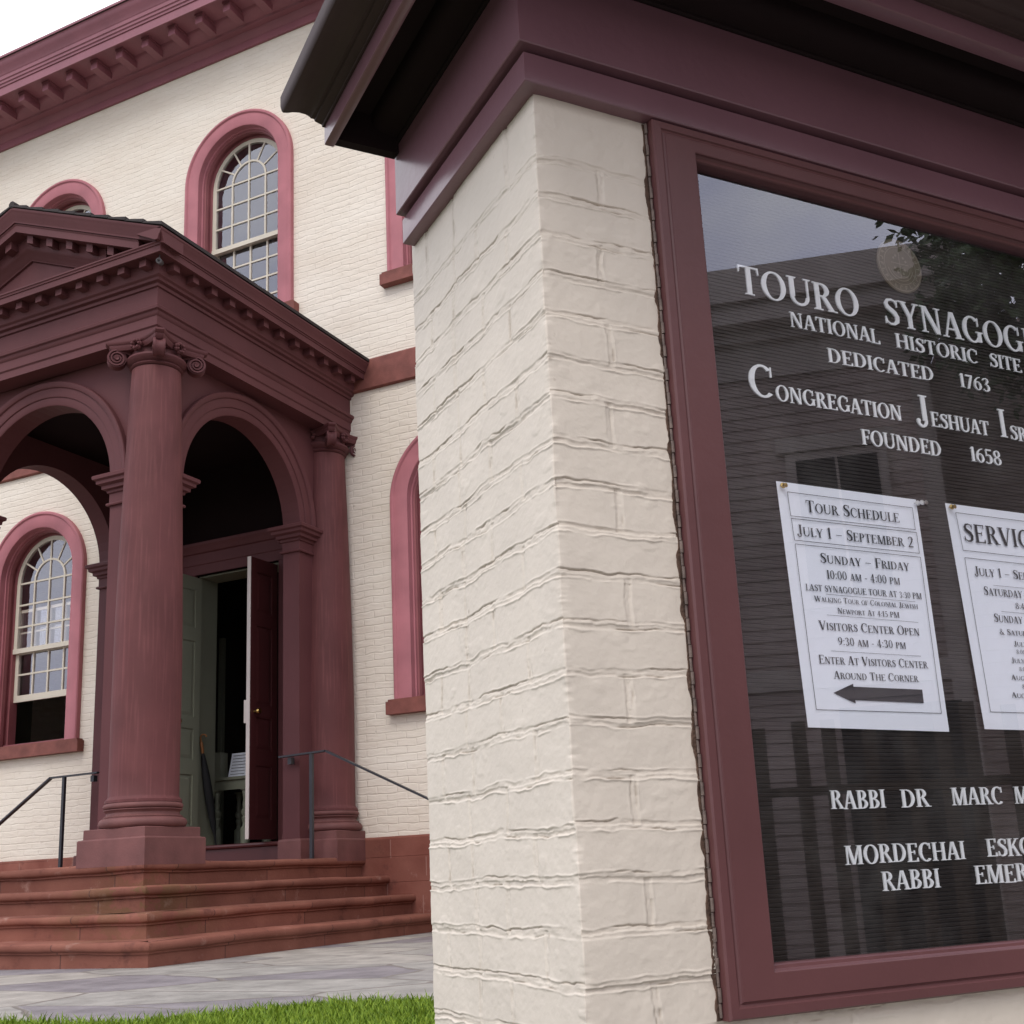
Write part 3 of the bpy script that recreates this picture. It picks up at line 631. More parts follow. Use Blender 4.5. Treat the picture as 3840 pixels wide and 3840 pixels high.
# arch walls
T1 = lambda a, b, d: (a, 6.86 + d, b)                    # front
TS = lambda a, b, d: (-6.40 - d, a, b)                   # right side, outer face at x=-6.40
TS2 = lambda a, b, d: (2 * XC + 6.40 + d, a, b)
FR, SR, SCY = .815, .817, 8.02; ZSP = 3.29
def arch_wall(T, a0, a1, cx, r, name):
    mb = MB(); lp = [(a0, ZP - .01), (cx - r, ZP - .01)] + arc(cx, ZSP, r, math.pi, 0, 30) + [(cx + r, ZP - .01), (a1, ZP - .01), (a1, 4.37), (a0, 4.37)]
    mb.prism([lp], T, 0, .185)
    o = mb.build(name, M_brown, SYN)
    mb = MB(); arch_sweep(mb, [(r, .004), (r, -.012), (r + .008, -.018), (r + .07, -.018), (r + .074, -.028), (r + .084, -.032), (r + .15, -.032), (r + .156, -.046), (r + .175, -.056), (r + .20, -.058), (r + .207, -.05), (r + .207, .004)], cx, ZSP, None, T, 36)
    mb.build("archivolt", M_brown, o, smooth=True)
    return o
wf = arch_wall(T1, 2 * XC + 6.40, -6.40, XC, FR, "arch_wall")
wr_ = arch_wall(TS, 7.05, YF, SCY, SR, "arch_wall")
wl_ = arch_wall(TS2, 7.05, YF, SCY, SR, "arch_wall")
IMP = [(0, 3.06), (.022, 3.062), (.026, 3.072), (.022, 3.084), (.006, 3.088), (.006, 3.165), (.02, 3.172), (.022, 3.192), (.05, 3.20), (.052, 3.228), (.082, 3.242), (.084, 3.268), (.105, 3.28), (.108, 3.305), (.10, 3.314), (0, 3.316)]
PB = [(0, ZP - .01), (.032, ZP - .01), (.032, .385), (.026, .397), (0, .405)]
def pier_trim(path, side, parent):
    mb = MB(); sweep(mb, IMP, path, side=side); mb.build("impost", M_brown, parent)
    mb = MB(); sweep(mb, PB, path, side=side); mb.build("pier_base", M_sand, parent)
for sg in (1, -1):
    mx_ = lambda pts: [((2 * XC - x) if sg < 0 else x, y) for x, y in pts]
    s1 = -sg
    pier_trim(mx_([(-6.52, 6.86), (-6.845, 6.86), (-6.845, 7.045), (-6.62, 7.045)]), s1, wf)
    par = wr_ if sg > 0 else wl_
    pier_trim(mx_([(-6.40, 6.95), (-6.40, 7.203), (-6.585, 7.203), (-6.585, 7.08)]), -s1, par)
    pier_trim(mx_([(-6.40, YF - .1), (-6.40, 8.837), (-6.585, 8.837), (-6.585, 9.2)]), s1, par)
    # inner respond against the wall
    mb = MB(); xa, xb = sorted([2 * XC + 6.74 if sg < 0 else -6.74, 2 * XC + 6.575 if sg < 0 else -6.575]); mb.box(xa, xb, 9.2, YF - .01, ZP - .01, 4.36); mb.build("respond", M_brown, par)
    pier_trim(mx_([(-6.60, 9.2), (-6.74, 9.2), (-6.74, YF - .02)]), s1, par)
# entablature
EN = [(-.185, 4.36), (0, 4.36), (0, 4.425), (.008, 4.432), (.012, 4.436), (.012, 4.515), (.02, 4.522), (.028, 4.535), (.032, 4.552), (.05, 4.562), (.055, 4.585), (.05, 4.592), (.004, 4.595), (.004, 4.77),
      (.02, 4.775), (.024, 4.80), (.05, 4.81), (.055, 4.83), (.075, 4.842), (.085, 4.87), (.09, 4.95), (.195, 4.95), (.198, 4.94), (.208, 4.94), (.208, 4.995), (.216, 4.998), (.218, 5.012), (.226, 5.018)]
EXX = -6.22; EXL = 2 * XC - EXX; EYF = 6.66
epath = [(EXL, YF), (EXL, EYF), (EXX, EYF), (EXX, YF)]
mb = MB(); sweep(mb, EN + [(.226, 5.03), (-.185, 5.04)], epath, side=1)
ent = mb.build("entablature", M_brown, SYN, smooth=True)
CY = [(.20, 5.012), (.228, 5.012), (.23, 5.022), (.234, 5.036), (.246, 5.058), (.258, 5.078), (.262, 5.09), (.266, 5.094), (.266, 5.112), (.0, 5.118)]
for pth in ([(EXX, EYF - .266), (EXX, YF)], [(EXL, YF), (EXL, EYF - .266)]):
    mb = MB(); sweep(mb, CY, pth, side=1); mb.build("gutter_moulding", M_brown, ent, smooth=True)
mb = MB(); mb.box(-6.199 - .07, -6.199, EYF - .165, EYF - .075, 4.882, 4.952); m0 = mb.build("modillion", M_brown, ent)
for k in range(1, 13): copy_at(m0, (-.2305 * k, 0, 0))
mb = MB(); mb.box(EXX + .075, EXX + .165, 6.66, 6.73, 4.882, 4.952); m1 = mb.build("modillion", M_brown, ent)
mb = MB(); mb.box(EXL - .165, EXL - .075, 6.66, 6.73, 4.882, 4.952); m2 = mb.build("modillion", M_brown, ent)
for k in range(1, 12): copy_at(m1, (0, .235 * k, 0)); copy_at(m2, (0, .235 * k, 0))
mb = MB(); mb.box(2 * XC + 6.59, -6.59, 7.05, YF - .02, 4.33, 4.36); mb.box(EXL + .185, EXX - .185, 6.85, YF, 4.368, 4.40); mb.build("portico_ceiling", M_porch_shade, SYN)
# pediment: raking profile (height measured vertically below the roof line, depth outwards)
XE = -5.96; ZE, ZA = 5.118, 5.815; SL = (ZA - ZE) / (XE - XC)
def rake(mb, prof, trim=0.0):
    # prof (proj, dz): swept up one side and down the other with a mitre at the apex
    rings = []
    for x in (2 * XC - XE, XC, XE):
        zr = ZA - abs(x - XC) * SL
        rings.append([(x, EYF - pj, max(zr + dz, 5.02) if trim else zr + dz) for pj, dz in prof])
    m = len(prof); P = [p for r in rings for p in r]; F = []
    for j in range(2):
        for i in range(m): F.append((j * m + i, j * m + (i + 1) % m, (j + 1) * m + (i + 1) % m, (j + 1) * m + i))
    F += [tuple(range(m)), tuple(range(2 * m, 3 * m))[::-1]]
    mb.add(P, F)
mb = MB()
rake(mb, [(.0, -.006), (.266, -.006), (.266, -.024), (.262, -.03), (.255, -.05), (.244, -.075), (.234, -.098), (.229, -.112), (.226, -.118), (.226, -.13), (.0, -.135)])
def clip_rake(mb, prof):
    rings = []
    zmin = 5.022
    dzb = min(d for _, d in prof)
    xe = XC + (ZA + dzb - zmin) / SL
    for x in (2 * XC - xe, XC, xe):
        zr = ZA - abs(x - XC) * SL; rings.append([(x, EYF - pj, zr + dz) for pj, dz in prof])
    m = len(prof); P = [p for r in rings for p in r]; F = []
    for j in range(2):
        for i in range(m): F.append((j * m + i, j * m + (i + 1) % m, (j + 1) * m + (i + 1) % m, (j + 1) * m + i))
    F += [tuple(range(m)), tuple(range(2 * m, 3 * m))[::-1]]
    mb.add(P, F)
clip_rake(mb, [(.0, -.134), (.216, -.134), (.212, -.146), (.208, -.150), (.208, -.212), (.0, -.212)])
clip_rake(mb, [(.0, -.211), (.09, -.211), (.085, -.30), (.07, -.325), (.055, -.34), (.045, -.365), (.022, -.385), (.018, -.40), (.0, -.405)])
ped = mb.build("pediment", M_brown, SYN, smooth=True)
mb = MB(); zt_ = ZA - .30; mb.prism([[(XC - (zt_ - 5.0) / SL, 5.0), (XC + (zt_ - 5.0) / SL, 5.0), (XC, zt_)]], lambda a, b, d: (a, EYF + d, b), .001, .12); mb.build("tympanum", M_brown, ped)
for sg in (1, -1):
    first = None
    for k in range(6):
        dxm = .13 + .235 * k
        if first is None:
            x0 = XC + sg * dxm; mb = MB(); P = []
            for x in (x0 - .035, x0 + .035):
                zr = ZA - abs(x - XC) * SL
                for y, dz in ((EYF - .165, -.213), (EYF - .075, -.213), (EYF - .075, -.285), (EYF - .165, -.285)): P.append((x, y, zr + dz))
            mb.add(P, [(0, 1, 2, 3), (7, 6, 5, 4), (0, 4, 5, 1), (1, 5, 6, 2), (2, 6, 7, 3), (3, 7, 4, 0)]); first = mb.build("modillion", M_brown, ped)
        elif dxm < 1.25: copy_at(first, (sg * .235 * k, 0, -.235 * k * SL))
# shingled roof in courses
mb = MB(); nc = 9
for sg in (1, -1):
    for k in range(nc):
        f0, f1 = k / nc, (k + 1) / nc
        xa, xb = XC + sg * (XE - XC + .015) * (1 - f0), XC + sg * (XE - XC) * (1 - f1)
        za, zb = ZE + (ZA - ZE) * f0 + .002, ZE + (ZA - ZE) * f1 + .001
        nn = 1 if k else 1
        P = [(xa, EYF - .275, za), (xa, YF, za), (xb, YF, zb), (xb, EYF - .275, zb), (xa, EYF - .275, za + .03), (xa, YF, za + .03), (xb, YF, zb + .012), (xb, EYF - .275, zb + .012)]
        mb.add(P, [(0, 1, 2, 3), (4, 7, 6, 5), (0, 4, 5, 1), (1, 5, 6, 2), (2, 6, 7, 3), (3, 7, 4, 0)])
mb.bar((XC, EYF - .27, ZA + .02), (XC, YF, ZA + .02), .035, 8)
mb.build("portico_roof", M_roof, SYN)

# door case inside the porch
mb = MB()
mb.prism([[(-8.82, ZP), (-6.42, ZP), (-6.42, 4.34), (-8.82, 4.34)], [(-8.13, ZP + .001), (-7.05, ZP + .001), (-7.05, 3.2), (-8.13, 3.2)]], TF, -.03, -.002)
mb.build("door_wall_shade_panel", M_porch_shade, SYN)  # panel over the facade, porch shade painted into its colour
mb = MB(); mb.box(-8.27, -8.13, YF - .075, YF - .032, .42, 3.2); mb.box(-7.05, -6.91, YF - .075, YF - .032, .42, 3.2)
sweep(mb, [(0, 3.2), (.02, 3.2), (.02, 3.30), (.03, 3.31), (.03, 3.42), (.05, 3.43), (.07, 3.47), (.09, 3.50), (.09, 3.53), (0, 3.54)], [(-8.30, YF - .04), (-8.30, YF - .06), (-6.88, YF - .06), (-6.88, YF - .04)], side=1)
mb.build("door_frame", M_brown, SYN)
mb = MB(); mb.box(-8.13, -8.115, YF, YF + .27, .42, 3.2); mb.box(-7.065, -7.05, YF, YF + .27, .42, 3.2); mb.box(-8.114, -7.066, YF, YF + .27, 3.185, 3.2); mb.build("door_lining", M_green, SYN)
mb = MB(); sweep(mb, [(-.3, ZP - .01), (0, ZP - .01), (0, .365), (.012, .37), (.03, .376), (.036, .39), (.03, .405), (.012, .412), (-.3, .416)], [(-8.30, YF - .04), (-8.30, YF - .20), (-6.86, YF - .20), (-6.86, YF - .04)], side=1); mb.build("threshold", M_door, SYN)
def door_leaf(x0, x1, ym, face, material, edge_mat):
    z0, z1 = .435, 3.16
    mb = MB(); mb.box(x0 + .012, x1 - .012, ym, YF - .04, z0, z1)
    # stiles and rails proud of the field on both sides, with raised panels between
    zs_ = [z0, .62, 1.12, 1.27, 1.58, 1.70, 2.48, 2.62, 3.02, z1]
    for xa, xb in ((x0, x0 + .0125), (x1 - .0125, x1)):
        for ya, yb in ((ym, ym + .085), (YF - .125, YF - .04)): mb.box(xa, xb, ya, yb, z0, z1)
        for i in range(0, 10, 2): mb.box(xa, xb, ym + .085, YF - .125, zs_[i], zs_[i + 1])
    for i in range(1, 9, 2):
        for xs, sgn in ((x0 + .012, -1), (x1 - .012, 1)):
            ya, yb, za, zb = ym + .085, YF - .125, zs_[i], zs_[i + 1]; b_ = .045
            r0 = [(xs, ya + .012, za + .012), (xs, yb - .012, za + .012), (xs, yb - .012, zb - .012), (xs, ya + .012, zb - .012)]
            r1 = [(xs + sgn * .008, ya + b_, za + b_), (xs + sgn * .008, yb - b_, za + b_), (xs + sgn * .008, yb - b_, zb - b_), (xs + sgn * .008, ya + b_, zb - b_)]
            mb.loops([r0, r1]); mb.add(r1, [(0, 1, 2, 3)])
    d = mb.build("door", material, SYN)
    if material is M_door: mb = MB(); mb.box(x0 - .03, x0, ym, ym + .09, 1.52, 1.74); mb.build("lock_case", M_edge, d)
    mb = MB(); mb.box(x0 + .002, x1 - .002, ym - .006, ym, z0, z1); mb.build("door_edge", edge_mat, d)
    mb = MB()
    fx = x1 if face > 0 else x0
    mb.lathe([(.012, 0), (.012, .03), (.026, .04), (.03, .055), (.024, .07), (.001, .074)], 0, 0, 14, axis=lambda a, b, z: (fx + face * z, ym + .06 + a, 1.63 + b)); mb.build("knob", M_brass, d, smooth=True)
    return d
door_leaf(-7.135, -7.09, YF - .46, 1, M_door, M_edge)
door_leaf(-8.11, -8.065, YF - .46, 1, M_green, M_green)

# ------------------------------------------------------------------ things round the portico
def handrail(name, pts, posts, label, grip):
    root = tag(empty(name, (pts[0][0], pts[0][1], posts[0][2])), label, "handrail", "iron handrails by the entrance steps")
    mb = MB()
    for a, b in zip(pts[:-1], pts[1:]):
        a, b = Vector(a), Vector(b); d = (b - a).normalized(); s_ = Vector((0, 1, 0)); u = d.cross(s_).normalized()
        if u.z < 0: u = -u
        hw, hh = .022, .008
        P = [tuple(e + s_ * i * hw + u * j * hh) for e in (a - d * .004, b + d * .004) for i, j in ((-1, -1), (1, -1), (1, 1), (-1, 1))]
        mb.add(P, [(0, 1, 2, 3), (4, 7, 6, 5), (0, 4, 5, 1), (1, 5, 6, 2), (2, 6, 7, 3), (3, 7, 4, 0)])
    mb.build("rail", M_iron, root)
    for x, y, zb, zt in posts:
        mb = MB(); mb.box(x - .015, x + .015, y - .015, y + .015, zb, zt); mb.box(x - .035, x + .035, y - .035, y + .035, zb, zb + .012); mb.build("post", M_iron, root)
    mb = MB(); x, y, z = grip; mb.box(x - .02, x + .02, y, y + .05, z - .07, z - .01); mb.bar((x, y + .02, z - .03), (x, y + .06, z - .06), .012); mb.build("bracket", M_iron, root)
handrail("handrail", [(-6.56, 8.76, 1.130), (-6.06, 8.76, 1.145), (-4.70, 8.76, .50), (-4.70, 8.76, .30)], [(-6.215, 8.76, ZP, 1.135), (-4.72, 8.76, ZG, .50)], "black iron handrail sloping down to the right of the portico", (-6.46, 8.765, 1.13))
handrail("handrail", [(-8.62, 8.62, 1.145), (-9.24, 8.62, 1.14), (-10.55, 8.62, .36), (-10.55, 8.62, .2)], [(-9.06, 8.62, ZP, 1.135), (-10.52, 8.62, ZG, .36)], "black iron handrail sloping down below the open ground floor window", (-8.70, 8.625, 1.135))

root = tag(empty("security_camera", (-6.075, 6.5, 4.94)), "small round security camera under the corner of the portico cornice", "camera")
dirc = Vector((.45, -.86, -.25)).normalized(); mid = Vector((-6.075, 6.515, 4.893)); up = Vector((0, 0, 1)); sx_ = dirc.cross(up).normalized(); uy_ = sx_.cross(dirc)
axf = lambda a, b, z: tuple(mid + sx_ * a + uy_ * b + dirc * z)
mb = MB(); mb.lathe([(.018, -.06), (.022, -.05), (.022, .02), (.0235, .024), (.017, .026), (.015, .018)], 0, 0, 20, axis=axf); mb.bar(tuple(mid + up * .015), tuple(mid + up * .06), .006); mb.build("housing", M_cam, root, smooth=True)
mb = MB(); mb.lathe([(.001, .019), (.0155, .017), (.0155, .010)], 0, 0, 16, axis=axf); mb.build("lens", M_black, root, smooth=True)

root = tag(empty("umbrella", (-8.05, 9.66, .42)), "rolled black umbrella with a wooden handle leaning in the doorway", "umbrella")
a, b = Vector((-8.025, 9.66, .43)), Vector((-8.083, 9.475, 1.46)); dd = (b - a).normalized(); q = dd.orthogonal().normalized(); r_ = dd.cross(q)
axu = lambda x, y, z: tuple(a + dd * z + q * x + r_ * y)
mb = MB(); mb.lathe([(.008, .0), (.012, .1), (.03, .2), (.045, .45), (.04, .7), (.022, .9), (.012, .93)], 0, 0, 12, axis=axu); mb.build("canopy", M_black, root, smooth=True)
mb = MB(); mb.lathe([(.014, .93), (.017, .96), (.016, 1.03), (.012, 1.05)], 0, 0, 12, axis=axu); mb.bar(axu(0, 0, 1.05), axu(0, 0, 1.09), .008)
for i in range(8):
    t0, t1 = math.pi * i / 8, math.pi * (i + 1) / 8; mb.bar(axu(.03 - .03 * math.cos(t0), 0, 1.09 + .03 * math.sin(t0)), axu(.03 - .03 * math.cos(t1), 0, 1.09 + .03 * math.sin(t1)), .008)
mb.build("handle", M_wood, root, smooth=True)

root = tag(empty("console_table", (-8.1, 10.2, .415)), "pale sage table with a turned leg inside the doorway", "table")
tx0, tx1, ty0, ty1 = -8.35, -7.88, 9.95, 10.4
mb = MB(); mb.box(tx0 - .03, tx1 + .03, ty0 - .03, ty1, 1.10, 1.13); mb.build("tabletop", M_green, root)
mb = MB(); mb.box(tx0, tx1, ty0, ty0 + .03, 1.0, 1.098); mb.build("apron", M_green, root)
lp = [(.05, .416), (.05, .60), (.03, .62), (.025, .65), (.038, .70), (.026, .72), (.042, .75), (.042, .78), (.026, .80), (.03, .84), (.022, .9), (.034, .97), (.03, .985), (.05, .99), (.05, 1.0)]
mb = MB(); mb.lathe(lp, tx0 + .05, ty0 + .05, 20); l0 = mb.build("leg", M_green, root, smooth=True)
for d in ((tx1 - tx0 - .1, 0, 0), (0, .36, 0), (tx1 - tx0 - .1, .36, 0)): copy_at(l0, d)
mb = MB(); mb.box(tx0 - .04, tx0 + .125, ty0, ty0 + .12, 1.132, 1.40); tag(mb.build("box", M_green), "pale box standing on the table behind the umbrella", "box")
mb = MB(); T_ = lambda a, b, d: (a, ty0 + .06 + d + (b - 1.13) * .25, b)
mb.prism([[(-8.17, 1.133), (-7.93, 1.133), (-7.93, 1.39), (-8.17, 1.39)]], T_, 0, .01); pp = tag(mb.build("leaflet_board", M_paper), "white printed sheet propped on the table in the doorway", "sheet")
mb = MB()
for i in range(7): mb.box(-8.14, -7.96, ty0 + .053 + (.03 + i * .033) * .25, ty0 + .056 + (.03 + i * .033) * .25, 1.16 + i * .033, 1.166 + i * .033)
mb.build("printing", M_grey, pp)

# ------------------------------------------------------------------ lettering: a small serif face built from strokes
SW, HW, SE = .165, .058, .045
class Pen:
    def __init__(s): s.q = []          # polygons (lists of (x,y)) convex or strips
    def V(s, x, y0=0, y1=1, w=SW, ser=(1, 1)):
        s.q.append([(x - w / 2, y0), (x + w / 2, y0), (x + w / 2, y1), (x - w / 2, y1)])
        o = .085 if w > .1 else .10
        if ser[0]: s.q.append([(x - w / 2 - o, y0), (x + w / 2 + o, y0), (x + w / 2 + o * .8, y0 + SE), (x - w / 2 - o * .8, y0 + SE)])
        if ser[1]: s.q.append([(x - w / 2 - o * .8, y1 - SE), (x + w / 2 + o * .8, y1 - SE), (x + w / 2 + o, y1), (x - w / 2 - o, y1)])
        return s
    def H(s, x0, x1, y, h=HW): s.q.append([(x0, y), (x1, y), (x1, y + h), (x0, y + h)]); return s
    def D(s, a, b, w, ser=(0, 0)):
        s.q.append([(a[0] - w / 2, a[1]), (a[0] + w / 2, a[1]), (b[0] + w / 2, b[1]), (b[0] - w / 2, b[1])])
        for e, (x, y) in ((ser[0], a), (ser[1], b)):
            if e:
                o = .085 + w / 2; y_ = y if y < .5 else y - SE; s.q.append([(x - o, y_), (x + o, y_), (x + o, y_ + SE), (x - o, y_ + SE)])
        return s
    def A(s, cx, cy, rx, ry, a0=0, a1=360, w=SW, h=HW, n=20):
        P = []; Q = []
        for i in range(n + 1):
            t = math.radians(a0 + (a1 - a0) * i / n); c, d = math.cos(t), math.sin(t); P.append((cx + rx * c, cy + ry * d)); Q.append((cx + (rx - w) * c, cy + (ry - h) * d))
        for i in range(n): s.q.append([P[i], P[i + 1], Q[i + 1], Q[i]])
        return s
    def P(s, pts, ws):
        L_, R_ = [], []
        for i, p_ in enumerate(pts):
            a = Vector(pts[max(0, i - 1)]); b = Vector(pts[min(len(pts) - 1, i + 1)]); d = (b - a).normalized(); n_ = Vector((-d.y, d.x)); w_ = ws[i] / 2
            L_.append((p_[0] + n_.x * w_, p_[1] + n_.y * w_)); R_.append((p_[0] - n_.x * w_, p_[1] - n_.y * w_))
        for i in range(len(pts) - 1): s.q.append([R_[i], R_[i + 1], L_[i + 1], L_[i]])
        return s
def glyphs():
    G = {}
    def g(c, w_, p): G[c] = (w_, p.q)
    tip = lambda p, x, y, up: p.q.append([(x - .03, y), (x + .03, y), (x + .03, y + up), (x, y + up)]) or p
    g('A', .86, Pen().D((.12, 0), (.40, 1), .07, (1, 0)).D((.70, 0), (.44, 1), .18, (1, 0)).H(.2, .66, .30))
    g('B', .76, Pen().V(.2).A(.34, .755, .29, .245, -90, 90, .16).A(.34, .265, .36, .265, -90, 90, .17).H(.1, .36, 1 - HW).H(.1, .36, 0).H(.2, .36, .51 - HW / 2))
    pc = Pen().A(.46, .5, .42, .52, 48, 312, .17, .07, 28); pc.q.append([(.72, .66), (.77, .66), (.77, .98), (.73, .98)]); g('C', .84, pc)
    g('D', .90, Pen().V(.2).A(.36, .5, .47, .5, -90, 90).H(.1, .37, 1 - HW).H(.1, .37, 0))
    pe = Pen().V(.2).H(.1, .66, 1 - HW).H(.1, .70, 0).H(.2, .52, .49); pe.q += [[(.62, .78), (.66, .78), (.67, 1), (.60, 1)], [(.66, .22), (.70, .22), (.72, 0), (.62, 0)], [(.49, .40), (.53, .40), (.53, .62), (.49, .62)]]; g('E', .76, pe)
    pf = Pen().V(.2).H(.1, .64, 1 - HW).H(.2, .50, .48); pf.q += [[(.60, .76), (.64, .76), (.65, 1), (.57, 1)], [(.47, .39), (.51, .39), (.51, .61), (.47, .61)]]; g('F', .68, pf)
    pg = Pen().A(.46, .5, .42, .52, 48, 322, .17, .07, 28).V(.76, .04, .44, .15, (0, 1)); pg.q.append([(.71, .66), (.76, .66), (.76, .98), (.72, .98)]); g('G', .92, pg)
    g('H', .96, Pen().V(.2).V(.76).H(.2, .76, .48)); g('I', .40, Pen().V(.2))
    g('J', .52, Pen().V(.33, .12, 1, SW, (0, 1)).A(.2, .12, .215, .25, 180, 360, .1, .09, 12).A(.06, .10, .075, .075, 0, 360, .07, .07, 10))
    g('K', .86, Pen().V(.2).D((.28, .42), (.70, 1), .08, (0, 1)).D((.74, 0), (.40, .60), .18, (1, 0)))
    pl = Pen().V(.2).H(.1, .66, 0); pl.q.append([(.62, .26), (.66, .26), (.68, 0), (.56, 0)]); g('L', .70, pl)
    g('M', 1.12, Pen().V(.16, w=.07).D((.52, 0), (.24, 1), .17, (0, 1)).D((.54, 0), (.88, 1), .07).V(.92, w=.165))
    g('N', .96, Pen().V(.18, w=.075).V(.78, w=.075, ser=(0, 1)).D((.74, 0), (.22, 1), .18, (0, 0)))
    g('O', .94, Pen().A(.47, .5, .43, .52, n=32)); g('P', .72, Pen().V(.2).A(.34, .73, .32, .27, -90, 90, .165).H(.1, .36, 1 - HW).H(.2, .36, .46))
    g('R', .84, Pen().V(.2).A(.34, .745, .31, .255, -90, 90, .165).H(.1, .36, 1 - HW).H(.2, .40, .49).D((.72, 0), (.42, .50), .17, (1, 0)))
    sp_ = [(.58, .80), (.52, .93), (.38, .97), (.22, .93), (.15, .79), (.20, .66), (.34, .56), (.48, .46), (.56, .33), (.54, .16), (.42, .05), (.26, .03), (.13, .10), (.08, .25)]
    sw_ = [.05, .06, .07, .10, .15, .17, .18, .18, .17, .16, .10, .07, .06, .05]; ps = Pen().P(sp_, sw_); ps.q += [[(.56, .70), (.60, .70), (.61, .97), (.57, .97)], [(.06, .03), (.10, .03), (.11, .30), (.07, .30)]]; g('S', .68, ps)
    pt = Pen().V(.40, ser=(1, 0)).H(.05, .75, 1 - HW); pt.q += [[(.05, 1), (.12, 1), (.08, .76), (.04, .76)], [(.68, 1), (.75, 1), (.76, .76), (.72, .76)]]; g('T', .80, pt)
    g('U', .92, Pen().V(.2, .3, 1, SW, (0, 1)).V(.76, .3, 1, .07, (0, 1)).A(.456, .31, .338, .33, 180, 360, .12, .085, 16))
    g('V', .86, Pen().D((.43, 0), (.14, 1), .18, (0, 1)).D((.45, 0), (.72, 1), .07, (0, 1))); g('Y', .84, Pen().V(.42, 0, .5, SW, (1, 0)).D((.42, .44), (.14, 1), .17, (0, 1)).D((.45, .44), (.70, 1), .075, (0, 1)))
    g('W', 1.24, Pen().D((.40, 0), (.14, 1), .17, (0, 1)).D((.42, 0), (.62, 1), .07).D((.86, 0), (.62, 1), .17, (0, 1)).D((.88, 0), (1.10, 1), .07, (0, 1)))
    g('0', .66, Pen().A(.33, .5, .28, .51, w=.13, n=26)); g('1', .44, Pen().V(.24, ser=(1, 0)).D((.08, .84), (.24, .96), .10))
    g('2', .64, Pen().P([(.10, .74), (.14, .88), (.27, .965), (.42, .94), (.50, .80), (.46, .62), (.32, .38), (.10, .06)], [.09, .09, .07, .11, .15, .14, .10, .07]).H(.07, .56, 0, .10))
    g('3', .64, Pen().P([(.10, .80), (.18, .93), (.30, .965), (.43, .90), (.46, .76), (.40, .62), (.26, .54), (.42, .47), (.51, .32), (.48, .14), (.34, .03), (.18, .05), (.08, .16)], [.08, .08, .07, .12, .14, .10, .06, .10, .15, .15, .08, .08, .08]))
    g('4', .66, Pen().V(.42, ser=(1, 0), w=.14).D((.06, .30), (.42, 1), .06).H(.05, .60, .25, .075)); g('5', .64, Pen().H(.16, .54, .90, .10).V(.17, .52, .96, .055, (0, 0)).P([(.15, .55), (.28, .61), (.42, .56), (.50, .40), (.49, .20), (.38, .05), (.22, .02), (.08, .10)], [.05, .07, .11, .15, .15, .10, .07, .08]))
    g('6', .66, Pen().A(.33, .31, .28, .32, w=.13).P([(.54, .96), (.38, .91), (.22, .76), (.12, .54), (.12, .34)], [.05, .07, .10, .13, .13])); g('7', .62, Pen().H(.08, .56, .89, .11).D((.22, 0), (.50, .9), .14))
    g('8', .66, Pen().A(.33, .755, .24, .25, w=.12).A(.33, .26, .28, .27, w=.13)); g('9', .66, Pen().A(.33, .69, .28, .32, w=.13).P([(.12, .04), (.28, .09), (.44, .24), (.54, .46), (.54, .66)], [.05, .07, .10, .13, .13]))
    g(':', .30, Pen().A(.15, .12, .075, .08, w=.075, h=.08, n=8).A(.15, .6, .075, .08, w=.075, h=.08, n=8)); g('-', .40, Pen().H(.06, .34, .32, .08)); g('–', .66, Pen().H(.05, .61, .36, .055))
    g('&', .88, Pen().A(.32, .76, .18, .22, w=.08).A(.30, .26, .25, .27, 20, 330, w=.12).D((.74, 0), (.28, .62), .14, (1, 0)).D((.5, .12), (.72, .52), .06, (0, 0)))
    g(' ', .38, Pen())
    return G
GL = glyphs()
def layout(text, small=.78):
    x = 0; o = []
    for ch in text:
        s_ = 1.0
        if ch not in GL: ch, s_ = ch.upper(), small
        w_, q = GL[ch]
        o.append((x, s_, q)); x += w_ * s_ * 1.0
    return o, x
CNT = [0]
def write(mb, text, u0, u1, z, cap, v, dep, small=.78, fit=None, sk=0.0):
    # fit: number of leading characters whose width spans u0..u1
    o, wd = layout(text, small)
    if fit: wd = layout(text[:fit], small)[1]
    sx = (u1 - u0) / (wd - .04)
    for i, (x, s_, q) in enumerate(o):
        for j, poly in enumerate(q):
            CNT[0] += 1
            e = (j % 7) * .00006
            dz = random.uniform(-.0006, .0006) if dep > .001 and j == 0 else (dz if j else 0)
            P = [(u0 + sx * (x - .02 + a * s_), z + b * s_ * cap + dz) for a, b in poly]
            m = len(P)
            mb.add([KP(a, v - dep - e, b) for a, b in P] + ([KP(a, v - .0002, b) for a, b in P] if dep > .001 else []),
                   [tuple(range(m))] + ([(k, m + k, m + (k + 1) % m, (k + 1) % m) for k in range(m)] if dep > .001 else []))

